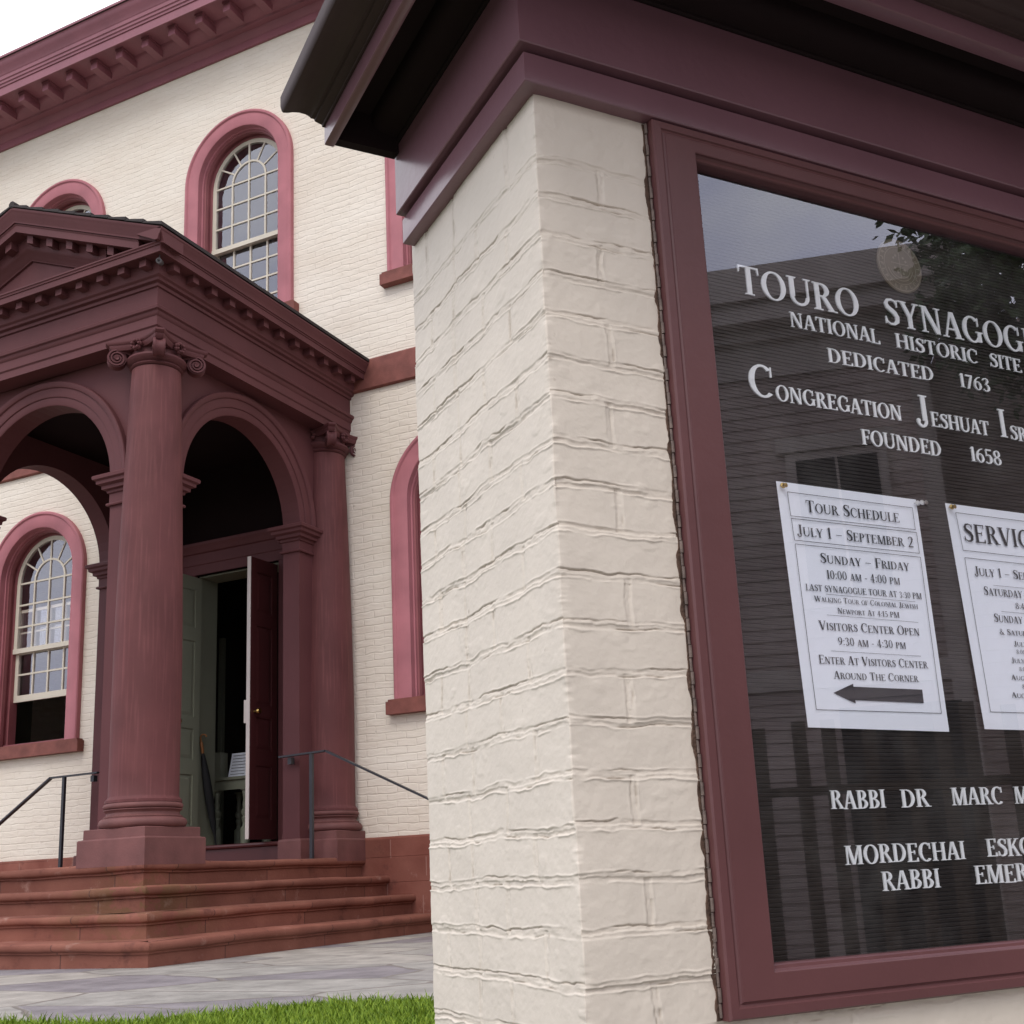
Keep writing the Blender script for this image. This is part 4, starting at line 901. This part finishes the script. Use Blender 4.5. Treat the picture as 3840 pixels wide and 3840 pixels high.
# ------------------------------------------------------------------ the notice kiosk
KIO = tag(empty("notice_kiosk", KP(.72, .24, -1.6 / KS)), "cream brick kiosk with a brown wooden cornice and a glazed notice case", "kiosk")
UR = 1.446; VB = .478
JZ = [1.14, 1.0072, .9448, .8831, .8210, .7593, .6934, .6351, .5687, .5099, .4461, .3839, .3169, .2521, .1874, .1189, .0534, -.0105, -.0741, -.1362, -.1995, -.262, -.326, -.389]
while JZ[-1] > -1.55: JZ.append(JZ[-1] - .0635)
JZ = np.array(sorted(JZ))
def brick_h(sl, face, z):
    # sl: distance from the corner on a face (array), face 0 = front, 1 = left; z in kiosk units
    fu = 0 if face == 0 else 40
    wz = z + (fbm(sl * 14 + fu, z * 14, 3) - .5) * .011 + (vnoise(sl * 55 + fu, z * 60, 9) - .5) * .0022
    idx = np.clip(np.searchsorted(JZ, wz) - 1, 0, len(JZ) - 2)
    par = (np.abs(np.searchsorted(JZ, .30) - 1 - idx)) % 2
    lo = wz - JZ[idx]; hi = JZ[idx + 1] - wz
    jr = hsh(idx * 1.0, 3.0, 2) * .022 - .011
    ws = sl + (fbm(sl * 20 + fu, z * 20 + 7, 6) - .5) * .010
    if face == 0: js = [np.where(par == 0, .205, .100 + jr), np.where(par == 0, .41, .30 + jr)]
    else: js = [np.where(par == 0, .098 + jr, .198 + jr), np.where(par == 0, .300 + jr, .305 - jr), np.where(par == 0, .405 - jr, .60)]
    dv = np.min(np.stack([np.abs(ws - j) for j in js]), 0)
    bid = idx * 7.0 + sum((ws > j).astype(float) for j in js) + fu
    soft = lambda d, w_: np.clip(d / w_, 0, 1) ** 2 * (3 - 2 * np.clip(d / w_, 0, 1))
    rag = 1.35 * (fbm(sl * 60 + fu, z * 80, 33, 4) - .5)                       # ragged trowel marks
    jw = .0062 + .0035 * (fbm(sl * 25 + fu, z * 9, 21) - .5) + .0018 * rag
    dh = np.minimum(lo, hi)
    band = 1 - soft(dh - jw + .002, .0024)                            # the mortar bed, nearly flush under the paint
    vb = 1 - soft(dv - .0042 - .002 * rag, .0022)
    h = -.0016 * band * (1.5 * -.35 + 1.9 * fbm(sl * 12 + fu, idx * 3.1, 14)) - .0013 * vb
    h = h + .0013 * np.maximum(band, .6 * vb) * rag * 1.6
    # raised lips where paint and mortar were drawn over the brick edges
    m1 = np.clip(fbm(sl * 28 + fu, idx * 2.3, 17, 4) * 3 - 1.05, 0, 1); m2 = np.clip(fbm(sl * 26 + fu, idx * 4.3, 27, 4) * 3 - 1.25, 0, 1)
    h = h + .0017 * m1 * np.exp(-((hi - jw - .0006 - .0016 * rag) / .0013) ** 2) + .0012 * m2 * np.exp(-((lo - jw - .0006 + .0016 * rag) / .0012) ** 2)
    h = h + .0010 * np.exp(-((dh) / .0018) ** 2) * np.clip(fbm(sl * 24 + fu, idx * 1.3, 31, 3) * 3 - 1.3, 0, 1)
    h = h + .0011 * np.exp(-((dv - .0060) / .0012) ** 2) * np.clip(fbm(z * 60, sl * 30 + fu, 37, 3) * 3 - 1.2, 0, 1)
    # thin open cracks, mostly along the lower edge of the brick above
    cm = np.clip((fbm(sl * 13 + fu, idx * 5.7, 41, 4) - .515) * 8, 0, 1); cm2 = np.clip((fbm(sl * 17 + fu, idx * 7.7, 43, 4) - .58) * 8, 0, 1)
    ck = np.maximum(np.exp(-((lo - jw + .0008 - .0012 * rag) / .00085) ** 2) * cm, np.exp(-((hi - jw + .0012 + .0012 * rag) / .0007) ** 2) * cm2)
    h = h - .0023 * ck
    # bricks are not flush, faces are uneven
    h = h + (hsh(bid, 2.0, 1) - .5) * .0022 + (hsh(bid, 5.0, 1) - .5) * .03 * (lo - .03) * .8
    h = h + (fbm(sl * 30 + fu, z * 30, 51) - .5) * .0016 + (fbm(sl * 110 + fu, z * 110, 55, 3) - .5) * .0006
    # a few blisters and pits
    bl = fbm(sl * 22 + fu, z * 30, 61, 3); h = h + .0007 * np.clip((bl - .68) * 9, 0, 1)
    vck = np.exp(-((dv - .0040) / .0008) ** 2) * np.clip((fbm(z * 45, sl * 9 + fu, 47, 3) - .52) * 8, 0, 1) * (dh > .008); h = h - .0018 * vck
    dirt = np.clip(np.maximum(ck, .6 * vck), 0, .85)
    dirt = np.maximum(dirt * .75, .05 * band)
    return h, dirt
def brick_skin():
    def grid(z0, z1, dz, ds, sleft, sfront, name, u0=None):
        r = .0032
        sl = np.arange(sleft, r, -ds); sf = np.arange(r, sfront + ds * .5, ds)
        na = 7; ang = np.linspace(0, math.pi / 2, na + 2)[1:-1]
        U = np.concatenate([np.zeros(len(sl)), r - r * np.cos(ang), sf]); V_ = np.concatenate([sl, r - r * np.sin(ang), np.zeros(len(sf))])
        if u0 is not None: sl = sl[:0]; ang = ang[:0]; sf = np.arange(u0, sfront, ds); U = sf; V_ = sf * 0
        NU = np.concatenate([-np.ones(len(sl)), -np.cos(ang), np.zeros(len(sf))]); NV = np.concatenate([np.zeros(len(sl)), -np.sin(ang), -np.ones(len(sf))])
        Z = np.arange(z0, z1 + dz * .5, dz)
        UU, ZZ = np.meshgrid(U, Z); VV, _ = np.meshgrid(V_, Z); NUU, _ = np.meshgrid(NU, Z); NVV, _ = np.meshgrid(NV, Z)
        hl, dl = brick_h(VV, 1, ZZ); hf, df = brick_h(UU, 0, ZZ)
        wl_ = NUU ** 2; h = hl * wl_ + hf * (1 - wl_); d = dl * wl_ + df * (1 - wl_)
        # knocked edge along the arris
        ed = np.exp(-((np.maximum(UU, VV)) / .008) ** 2) * np.clip(fbm(ZZ * 40, ZZ * 0 + 3, 71) * 2.5 - 1.1, 0, 1); h = h - .004 * ed
        PU = UU + NUU * h; PV = VV + NVV * h
        o = KIO.location
        X = KC.x + KXD.x * PU * KS + KDD.x * PV * KS - o.x; Y = KC.y + KXD.y * PU * KS + KDD.y * PV * KS - o.y; W = ZZ * KS - o.z
        co_ = np.stack([X, Y, W], -1).reshape(-1, 3); nz_, ns_ = UU.shape
        i = np.arange(nz_ - 1)[:, None] * ns_ + np.arange(ns_ - 1)[None]; i = i.ravel()
        F = np.stack([i, i + 1, i + 1 + ns_, i + ns_], 1).astype(np.int32)
        me = bpy.data.meshes.new(name); me.vertices.add(len(co_)); me.vertices.foreach_set('co', co_.ravel())
        me.loops.add(F.size); me.loops.foreach_set('vertex_index', F.ravel()); me.polygons.add(len(F)); me.polygons.foreach_set('loop_start', (np.arange(len(F)) * 4).astype(np.int32))
        me.polygons.foreach_set('use_smooth', [True] * len(F)); me.update()
        at = me.attributes.new("dirt", 'FLOAT', 'POINT'); at.data.foreach_set('value', d.ravel().astype(np.float32))
        me.materials.append(M_pillar); ob = bpy.data.objects.new(name, me); COL.objects.link(ob); ob.parent = KIO
        return ob
    grid(-.32, 1.135, .00125, .0021, VB, .197, "brick_pier")
    grid(-.32, -.185, .002, .003, VB, UR, "brick_apron", .1965)
    grid(-1.52, -.32, .005, .006, VB, UR, "brick_base")
brick_skin()
mb = MB()                                             # the rest of the brick body, never seen from the path
mb.box(.012, UR, VB - .06, VB, -1.52, 1.13, KP); mb.box(UR - .19, UR, .0, VB - .06, -.19, 1.13, KP); mb.box(.012, .19, .012, VB - .06, -.18, 1.13, KP)
mb.build("brick_core", M_pillar, KIO)
# wooden entablature: front projects a little more than the side
def kring(prof):
    g = lambda d: d if d < .1 else .1 + (d - .1) * 1.42
    return [[KP(-d, VB - .012, z) for d, z in prof], [KP(-d, -g(d), z) for d, z in prof], [KP(UR + d, -g(d), z) for d, z in prof], [KP(UR + d, VB - .012, z) for d, z in prof]]
def kmould(name, prof, parent=KIO, mt=None):
    mb = MB(); r = kring(prof); m = len(prof); P = [p_ for q in r for p_ in q]; F = []
    for j in range(3):
        for i in range(m - 1): F.append((j * m + i, j * m + i + 1, (j + 1) * m + i + 1, (j + 1) * m + i))
    F += [tuple(range(m)), tuple(range(3 * m, 4 * m))[::-1]]
    mb.add(P, F); return mb.build(name, mt or M_kiosk, parent, smooth=True)
ar = kmould("architrave", [(-.03, 1.1105), (.021, 1.1105), (.0225, 1.112), (.0225, 1.158), (.0215, 1.1595), (.010, 1.1595), (.010, 1.166), (-.03, 1.166)])
kmould("frieze_board", [(-.03, 1.1665), (.033, 1.1665), (.0345, 1.168), (.0345, 1.30), (-.03, 1.301)])
kmould("bed_moulding", [(-.03, 1.3015), (.037, 1.3015), (.0395, 1.304), (.0395, 1.309), (.044, 1.310), (.058, 1.311), (.072, 1.315), (.083, 1.323), (.087, 1.331), (.088, 1.345), (.150, 1.3455), (-.03, 1.346)], mt=M_soffit_shade)  # bed mould and soffit, coloured near black as painted shade
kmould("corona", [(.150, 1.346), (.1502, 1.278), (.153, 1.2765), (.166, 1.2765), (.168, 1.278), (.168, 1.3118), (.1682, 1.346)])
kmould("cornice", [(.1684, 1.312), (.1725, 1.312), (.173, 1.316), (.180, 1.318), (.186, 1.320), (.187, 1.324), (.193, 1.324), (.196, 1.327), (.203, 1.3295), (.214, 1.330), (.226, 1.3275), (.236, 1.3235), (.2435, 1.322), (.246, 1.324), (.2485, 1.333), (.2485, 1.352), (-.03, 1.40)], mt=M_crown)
mb = MB()
for du in (0,):
    T_ = (lambda a, b, c: KP(a, b, c)) if du == 0 else (lambda a, b, c: KP(UR - a, b, c))
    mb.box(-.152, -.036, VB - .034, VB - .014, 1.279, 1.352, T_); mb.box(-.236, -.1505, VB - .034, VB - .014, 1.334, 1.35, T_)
mb.build('cornice_return', M_soffit_shade, KIO)
mb = MB(); mb.box(-.2, UR + .2, -.2, VB - .03, 1.352, 1.36, KP); mb.box(.0, UR, .0, VB - .03, 1.12, 1.13, KP); mb.build("roof_board", M_kiosk, KIO)

# glazed door of the case
FU0, FU1, FZ0, FZ1 = .1965, 1.25, -.191, 1.1095
def rect_loops(profile, l, r, b, t, name, m_, parent):
    # profile: (fraction of flat width 0..1, absolute extra, v)
    mb = MB(); R_ = []
    for fr, ab, v in profile:
        a, c, d, e = FU0 + l * fr + ab, FU1 - r * fr - ab, FZ0 + b * fr + ab, FZ1 - t * fr - ab
        R_.append([KP(a, v, d), KP(c, v, d), KP(c, v, e), KP(a, v, e)])
    mb.loops(R_); return mb.build(name, m_, parent)
fr = rect_loops([(0, 0, .03), (0, 0, -.016), (0, .0025, -.0195), (0, .014, -.0200), (0, .0155, -.0175), (0, .0185, -.0165), (0, .021, -.0182), (0, .022, -.0200), (1, 0, -.0200), (1, .0012, -.0190), (1, .0014, -.0150), (1, .004, -.0118), (1, .008, -.0108), (1, .0095, -.008), (1, .0098, .004), (1, .0098, .012)], .0745, .0745, .0535, .0405, "display_frame", M_frame, KIO)
# piano hinge down the left edge
mb = MB(); zz = FZ0 + .004; k = 0
while zz < FZ1 - .02:
    h_ = .0185; v_ = -.0035 - .0012 * (k % 2); c0 = KP(.1935, v_, zz); c1 = KP(.1935, v_, zz + h_ - .0012); mb.bar(c0, c1, .0021 + .0005 * (k % 2), 8); zz += h_; k += 1
mb.build("hinge", M_hinge, fr, smooth=True)
mb = MB(); zs_ = np.arange(FZ0, FZ1 - .001, .003); ue = .1908 - .0050 * np.clip(fbm(zs_ * 38, zs_ * 0 + 2, 91, 5) * 2.4 - .9, 0, 1)
mb.loops([[KP(a, .0012, z), KP(a, -.0022, z), KP(.1936, -.0012 + .0004 * (k % 2), z), KP(.1966, .0, z)] for k, (a, z) in enumerate(zip(ue, zs_))], close=False); mb.build("weathered_edge", M_rust, fr, fix=False)
GU0, GU1, GZ0, GZ1 = FU0 + .0745 + .0096, FU1 - .0745 - .0096, FZ0 + .0535 + .0096, FZ1 - .0405 - .0096
mb = MB(); mb.quad(KP(GU0 - .002, .004, GZ0 - .002), KP(GU1 + .002, .004, GZ0 - .002), KP(GU1 + .002, .004, GZ1 + .002), KP(GU0 - .002, .004, GZ1 + .002)); mb.build("glass_pane", M_pane, KIO)
# grooved letter board
BV = .0205
mb = MB(); st = .00615; rows = []
z = GZ0 - .03
while z < GZ1 + .02:
    for dz, dv in ((0, .0016), (.0009, .0016), (.0011, .0003), (.0018, 0.0), (st - .0009, 0.0), (st - .0002, .0004)): rows.append([KP(GU0 - .03, BV + dv, z + dz), KP(GU1 + .03, BV + dv, z + dz)])
    z += st
mb.loops(rows, close=False); board = mb.build("letter_board", M_board, KIO, fix=False)
mb = MB(); u0, u1, z0, z1 = GU0 - .035, GU1 + .035, GZ0 - .035, GZ1 + .022
mb.box(u0 - .01, u0, .012, .06, z0, z1, KP); mb.box(u1, u1 + .01, .012, .06, z0, z1, KP); mb.box(u0, u1, .012, .06, z0 - .01, z0, KP); mb.box(u0, u1, .012, .06, z1, z1 + .01, KP); mb.box(u0, u1, .05, .06, z0, z1, KP)
mb.build("case_lining", M_dark, KIO)
LV = BV - .0004; LD = .0024
def line(*items):
    mb = MB()
    for it in items: write(mb, *it[:5], LV, LD, **(it[5] if len(it) > 5 else {}))
    return mb.build("lettering", M_letter, board, fix=False)
line(("TOURO", .3600, .6070, .8655, .0490), ("SYNAGOGUE", .6610, .9400, .8655, .0490, dict(fit=6)))
line(("NATIONAL", .4555, .6435, .8245, .0260), ("HISTORIC", .6785, .8690, .8245, .0260), ("SITE", .8975, .9760, .8245, .0260))
line(("DEDICATED", .5255, .7555, .7745, .0250), ("1763", .8150, .8880, .7740, .0255))
line(("C", .3600, .4090, .6930, .0530), ("ONGREGATION", .4110, .6700, .6915, .0262), ("J", .7040, .7310, .6930, .0515), ("ESHUAT", .7345, .8690, .6910, .0262), ("I", .8955, .9130, .6930, .0515), ("SRAEL", .9200, 1.0250, .6910, .0262))
line(("FOUNDED", .5755, .7480, .6395, .0262), ("1658", .8140, .8870, .6395, .0262))
line(("RABBI", .4290, .5320, .0700, .0262), ("DR", .5620, .6180, .0705, .0262), ("MARC", .6640, .7720, .0715, .0262), ("M", .7975, .8280, .0722, .0262))
line(("MORDECHAI", .4440, .6765, -.0075, .0262), ("ESKO", .7215, .8200, -.0060, .0262))
line(("RABBI", .5065, .6185, -.0460, .0268), ("EMERITUS", .6895, .8930, -.0450, .0268))
# round seal
def seal():
    root = None; cu, cz, R_ = .7124, .982, .0505
    mb = MB(); ring = lambda r, v: [KP(cu + r * math.cos(t), v, cz + r * math.sin(t)) for t in [2 * math.pi * i / 48 for i in range(48)]]
    mb.loops([ring(R_, BV), ring(R_, BV - .0022), ring(R_ - .0025, BV - .003), ring(R_ - .0035, BV - .0022), ring(.0005, BV - .0022)]); root = mb.build("seal", M_seal, board)
    mb = MB(); v = BV - .0030
    def strip(r0, r1, a0, a1, n=24, du=0, dz=0, vv=v):
        for i in range(n):
            t0, t1 = a0 + (a1 - a0) * i / n, a0 + (a1 - a0) * (i + 1) / n
            mb.quad(*[KP(cu + du + r * math.cos(t), vv, cz + dz + r * math.sin(t)) for r, t in ((r0, t0), (r1, t0), (r1, t1), (r0, t1))])
    strip(.0345, .0358, 0, 2 * math.pi, 48); strip(.046, .0475, 0, 2 * math.pi, 48)
    for k in range(22):                                   # worn characters round the rim, no longer legible
        t = 2 * math.pi * k / 22
        strip(.0375, .0445, t, t + .045, 1); strip(.0375 if k % 3 else .043, .0395 if k % 3 else .0445, t + .045, t + .14, 2)
        if k % 2: strip(.0405, .042, t + .045, t + .12, 2)
    strip(.0275, .0292, math.pi * 1.08, math.pi * 1.92); strip(.0225, .0238, math.pi * 1.12, math.pi * 1.88)
    mb.quad(KP(cu - .0008, v, cz - .0215), KP(cu + .0008, v, cz - .0215), KP(cu + .0008, v, cz + .026), KP(cu - .0008, v, cz + .026)); mb.quad(KP(cu - .02, v - .0001, cz + .003), KP(cu + .02, v - .0001, cz + .003), KP(cu + .02, v - .0001, cz + .0045), KP(cu - .02, v - .0001, cz + .0045))
    for a_, b_ in ((-.013, .013), (-.008, .018), (.009, .016), (.014, .010), (-.012, -.006), (.010, -.007), (-.006, -.013), (.006, -.014)):
        strip(.0, .0026, 0, 2 * math.pi, 8, a_, b_, v - .0002)
    mb.build("relief", M_seal2, root, fix=False)
seal()

# paper notices pinned on the board
PV = BV - .0022
def paper(corners, label):
    mb = MB(); n = 8; rows = []
    (tlu, tlz), (tru, trz), (bru, brz), (blu, blz) = corners
    for j in range(n + 1):
        f = j / n; r = []
        for i in range(n + 1):
            g = i / n; a = Vector((tlu, tlz)).lerp(Vector((tru, trz)), g); b = Vector((blu, blz)).lerp(Vector((bru, brz)), g); q = a.lerp(b, f)
            r.append(KP(q.x, PV - .0006 * math.sin(f * math.pi) - .0012 * f * f, q.y))
        rows.append(r)
    mb.loops(rows, close=False); o = mb.build("paper_notice", M_paper, smooth=True)
    return tag(o, label, "notice", "paper notices in the display case")
IV = PV - .0024
def bxl(mb, pts, w_=.0009):
    for a, b in zip(pts, pts[1:] + pts[:1]): seg(mb, a, b, w_)
def seg(mb, a, b, w_=.0007):
    a, b = Vector(a), Vector(b); d = (b - a).normalized(); n_ = Vector((-d.y, d.x)) * w_ / 2
    mb.quad(*[KP(q.x, IV, q.y) for q in (a - n_, b - n_, b + n_, a + n_)])
def wr(mb, t, u0, u1, z, cap, small=.80, fit=None): write(mb, t, u0, u1, z, cap, IV, .00005, small=small, fit=fit)
p1 = paper([(.3925, .5580), (.6750, .5570), (.6765, .1823), (.4015, .1858)], "white tour schedule notice with a black arrow pointing left")
mb = MB()
bxl(mb, [(.4101, .5419), (.6625, .5411), (.6623, .5046), (.4117, .5041)]); bxl(mb, [(.4121, .5002), (.664, .4999), (.6641, .4655), (.4139, .4663)]); bxl(mb, [(.4142, .4604), (.6651, .4591), (.6644, .2104), (.4196, .2115)])
for t in (("Tour Schedule", .4429, .631, .5133, .0190), ("July 1 – September 2", .421, .6545, .4742, .0175), ("Sunday – Friday", .459, .6385, .4347, .0157), ("10:00 am - 4:00 pm", .468, .6145, .4106, .0134),
          ("LAST SYNAGOGUE TOUR AT 3:30 PM", .425, .656, .3898, .0098), ("Walking Tour of Colonial Jewish", .439, .645, .3737, .0086), ("Newport At 4:15 PM", .481, .604, .3573, .0088), ("Visitors Center Open", .4424, .6412, .3308, .0140),
          ("9:30 am - 4:30 pm", .475, .609, .3088, .0122), ("Enter At Visitors Center", .4344, .649, .2797, .0131), ("Around The Corner", .4594, .6258, .2578, .0118)): wr(mb, *t)
mb.build("printing", M_ink, p1, fix=False)
mb = MB()
for a, b in (((.463, .3860), (.6413, .3850)), ((.4595, .3541), (.6416, .3520)), ((.4594, .2995), (.6376, .2984))): seg(mb, a, b, .0006)
mb.build("rule_lines", M_grey, p1, fix=False)
mb = MB(); mb.add([KP(a, IV, b) for a, b in [(.4550, .2368), (.4945, .2515), (.4947, .2470), (.6310, .2462), (.6305, .2255), (.4952, .2270), (.4950, .2221)]], [tuple(range(7))]); mb.build("arrow", M_ink, p1, fix=False)
p2 = paper([(.7388, .5575), (1.022, .5565), (1.027, .1850), (.7525, .1874)], "white services notice beside the tour schedule, cut by the picture edge")
mb = MB()
bxl(mb, [(.7573, .5423), (1.005, .5415), (1.007, .4775), (.7619, .4784)]); bxl(mb, [(.7628, .4660), (1.007, .4650), (1.010, .2130), (.7698, .2146)])
for t in (("SERVICES", .7680, .8925, .4943, .0312, .8, 5), ("July 1 – September 2", .7805, .9960, .4376, .0157), ("Saturday", .7947, .8830, .4057, .0148), ("8:45 am", .8625, .9180, .3864, .0102), ("Sunday", .8086, .8740, .3617, .0141), ("& Saturday", .8165, .9060, .3411, .0098),
          ("July", .8457, .8760, .3232, .0086), ("8:00", .8483, .8680, .3106, .0070), ("July 2", .8341, .8760, .2953, .0086), ("8:00", .8488, .8680, .2820, .0070), ("August", .8272, .8830, .2671, .0086), ("8:30", .8493, .8690, .2536, .0070), ("August", .8221, .8790, .2383, .0086)): wr(mb, *t)
mb.build("printing", M_ink, p2, fix=False)
mb = MB()
for a, b in (((.818, .4235), (.955, .4225)), ((.828, .3800), (.955, .3790))): seg(mb, a, b, .0006)
mb.build("rule_lines", M_grey, p2, fix=False)
def pin(u, z, m_, label, tilt):
    mb = MB(); mb.lathe([(.0008, -.002), (.0008, .002), (.0042, .0035), (.0046, .005), (.0026, .0062), (.0022, .0085), (.0036, .0100), (.0036, .0106), (.0004, .0112)], 0, 0, 12, axis=lambda a, b, c_: KP(u + a + tilt * c_, PV - .001 - c_, z + b - .2 * c_))
    tag(mb.build("push_pin", m_, smooth=True), label, "push pin", "push pins holding the notices")
pin(.4000, .5510, M_brass, "brass pin in the upper left corner of the tour schedule", .1)
pin(.6700, .5500, M_white, "clear pin in the upper right corner of the tour schedule", .5)
pin(.6800, .5520, M_chrome, "shiny pin just beside the tour schedule corner", .5)
pin(.7465, .5510, M_brass, "brass pin in the corner of the services notice", .1)

# ------------------------------------------------------------------ across the street, seen mirrored in the glass
HX = 12.0
rnd0 = random.Random(5)
HO = tag(empty("clapboard_house", (HX + 3, -2, -1.6)), "grey brown clapboard house across the street mirrored in the glass", "house")
mb = MB(); z = -1.2
HY0, HY1, HZ = -12.0, 4.25, 6.35
while z < HZ - .15:
    mb.add([(HX - .022, HY0, z), (HX - .022, HY1, z), (HX - .002, HY1, z + .155), (HX - .002, HY0, z + .155), (HX, HY0, z), (HX, HY1, z)], [(0, 1, 2, 3), (0, 4, 5, 1)]); z += .15
mb.box(HX, HX + 7, HY0, HY1, -1.6, HZ + .4); mb.build("wall", M_clap, HO, fix=False)
mb = MB(); mb.box(HX - .45, HX + 7.4, HY0 - .4, HY1 + .35, 6.5, 6.75); mb.box(HX - .55, HX + 7.5, HY0 - .5, HY1 + .42, 6.751, 7.2); mb.box(HX - .06, HX - .023, HY0, HY1, 5.9, 6.35); mb.box(HX - .2, HX, HY0, HY1, 6.351, 6.499); mb.box(HX - .05, HX - .024, HY1 - .22, HY1, -1.6, 5.89); mb.box(HX - .05, HX - .024, HY0, HY1 - .221, 1.95, 2.2); mb.box(HX - .12, HX - .024, 2.35, 3.75, 4.86, 5.05); mb.build("cornice", M_trim, HO)
mb = MB(); mb.loops([[(HX - .5, HY0 - .5, 7.21), (HX + 7.5, HY0 - .5, 7.21), (HX + 7.5, HY1 + .4, 7.21), (HX - .5, HY1 + .4, 7.21)], [(HX + 3.3, HY0 + 3, 8.2), (HX + 3.5, HY0 + 3, 8.2), (HX + 3.5, HY1 - 3, 8.2), (HX + 3.3, HY1 - 3, 8.2)]], cap=True); mb.build("roof", M_roof, HO)
mb = MB(); mb.box(HX - .075, HX - .03, 2.45, 3.65, 2.9, 4.85); ww = mb.build("window", M_trim, HO)
mb = MB(); mb.box(HX - .085, HX - .076, 2.57, 3.53, 3.0, 4.75); mb.build("pane", M_black, ww)
mb = MB(); mb.box(HX - .095, HX - .086, 3.035, 3.065, 3.0, 4.75); mb.box(HX - .094, HX - .0865, 2.57, 3.53, 3.85, 3.89); mb.build("sash", M_trim, ww)
for dy, dz in ((-2.3, 0), (-4.6, 0), (-6.9, 0), (-2.3, -3.2), (-4.6, -3.2), (-6.9, -3.2)): copy_at(ww, (0, dy, dz))
mb = MB(); mb.box(HX - .08, HX - .03, 2.75, 4.1, -1.6, 1.7); mb.build("door", M_black, HO)
mb = MB(); z = -1.2
while z < 6.1:
    mb.add([(HX + .978, HY1 + .01, z), (HX + .978, 16, z), (HX + .998, 16, z + .155), (HX + .998, HY1 + .01, z + .155), (HX + 1, HY1 + .01, z), (HX + 1, 16, z)], [(0, 1, 2, 3), (0, 4, 5, 1)]); z += .15
mb.box(HX + 1, HX + 6, HY1 + .01, 16, -1.6, 6.25); mb.box(HX + .7, HX + 6.2, HY1 + .4, 16.2, 6.251, 6.6); mb.build("wing", M_clap, HO, fix=False)
FE = tag(empty("board_fence", (8.5, 0, -1.6)), "row of tall dark fence boards across the street mirrored in the glass", "fence")
mb = MB(); mb.box(8.52, 8.55, -6, 6, .55, .63); mb.box(8.52, 8.55, -6, 6, -1.3, -1.2); mb.build("rail", M_bark, FE)
mb = MB(); mb.box(8.49, 8.519, -6.06, -5.94, -1.6, 1.2); pk = mb.build("board", M_bark, FE)
for k in range(1, 41): copy_at(pk, (0, .30 * k + rnd0.uniform(-.05, .05), rnd0.uniform(-.12, .12)))
TX, TY, TZ = 10.4, 6.2, 6.4
TRR = tag(empty("tree", (TX, TY, -1.6)), "leafy street tree at the corner of the mirrored house", "tree")
mb = MB()
def limb(a, b, r0, r1, n=7):
    a, b = Vector(a), Vector(b); d = (b - a).normalized(); u = d.orthogonal().normalized(); q = d.cross(u)
    mb.loops([[tuple(e + (u * math.cos(t) + q * math.sin(t)) * r) for t in [2 * math.pi * i / n for i in range(n)]] for e, r in ((a, r0), (b, r1))], cap=True)
limb((TX, TY, -1.62), (TX, TY - .05, 3.4), .2, .14)
rnd = random.Random(3); cl = []
for i in range(11):
    a = 2 * math.pi * i / 11; e = Vector((TX + 1.5 * math.cos(a), TY + 1.6 * math.sin(a), TZ + rnd.uniform(-.9, 1.2))); b0 = Vector((TX, TY, 3.0 + .05 * i)); limb(b0, e, .06, .02)
    for j in range(6): cl.append(b0.lerp(e, rnd.uniform(.55, 1.25)) + Vector((rnd.gauss(0, .35), rnd.gauss(0, .35), rnd.gauss(0, .4))))
mb.build("trunk", M_bark, TRR)
NL = 16000
cl = np.array([tuple(q) for q in cl])
ci = cl[rng.integers(0, len(cl), NL)] + rng.normal(0, .24, (NL, 3)); sz = rng.uniform(.05, .10, NL)
d1 = rng.normal(0, 1, (NL, 3)); d1 /= np.linalg.norm(d1, axis=1)[:, None]; d2 = np.cross(d1, rng.normal(0, 1, (NL, 3))); d2 /= np.linalg.norm(d2, axis=1)[:, None]
V = np.stack([ci - d1 * sz[:, None], ci + d2 * sz[:, None] * .5, ci + d1 * sz[:, None], ci - d2 * sz[:, None] * .5], 1).reshape(-1, 3)
mb = MB(); mb.v = [tuple(q) for q in V]; mb.f = [tuple(range(4 * i, 4 * i + 4)) for i in range(NL)]
M_leaf = mat("leaves", (0.045, 0.075, 0.02), .5, .3, 4)
mb.build("crown", M_leaf, TRR, fix=False)
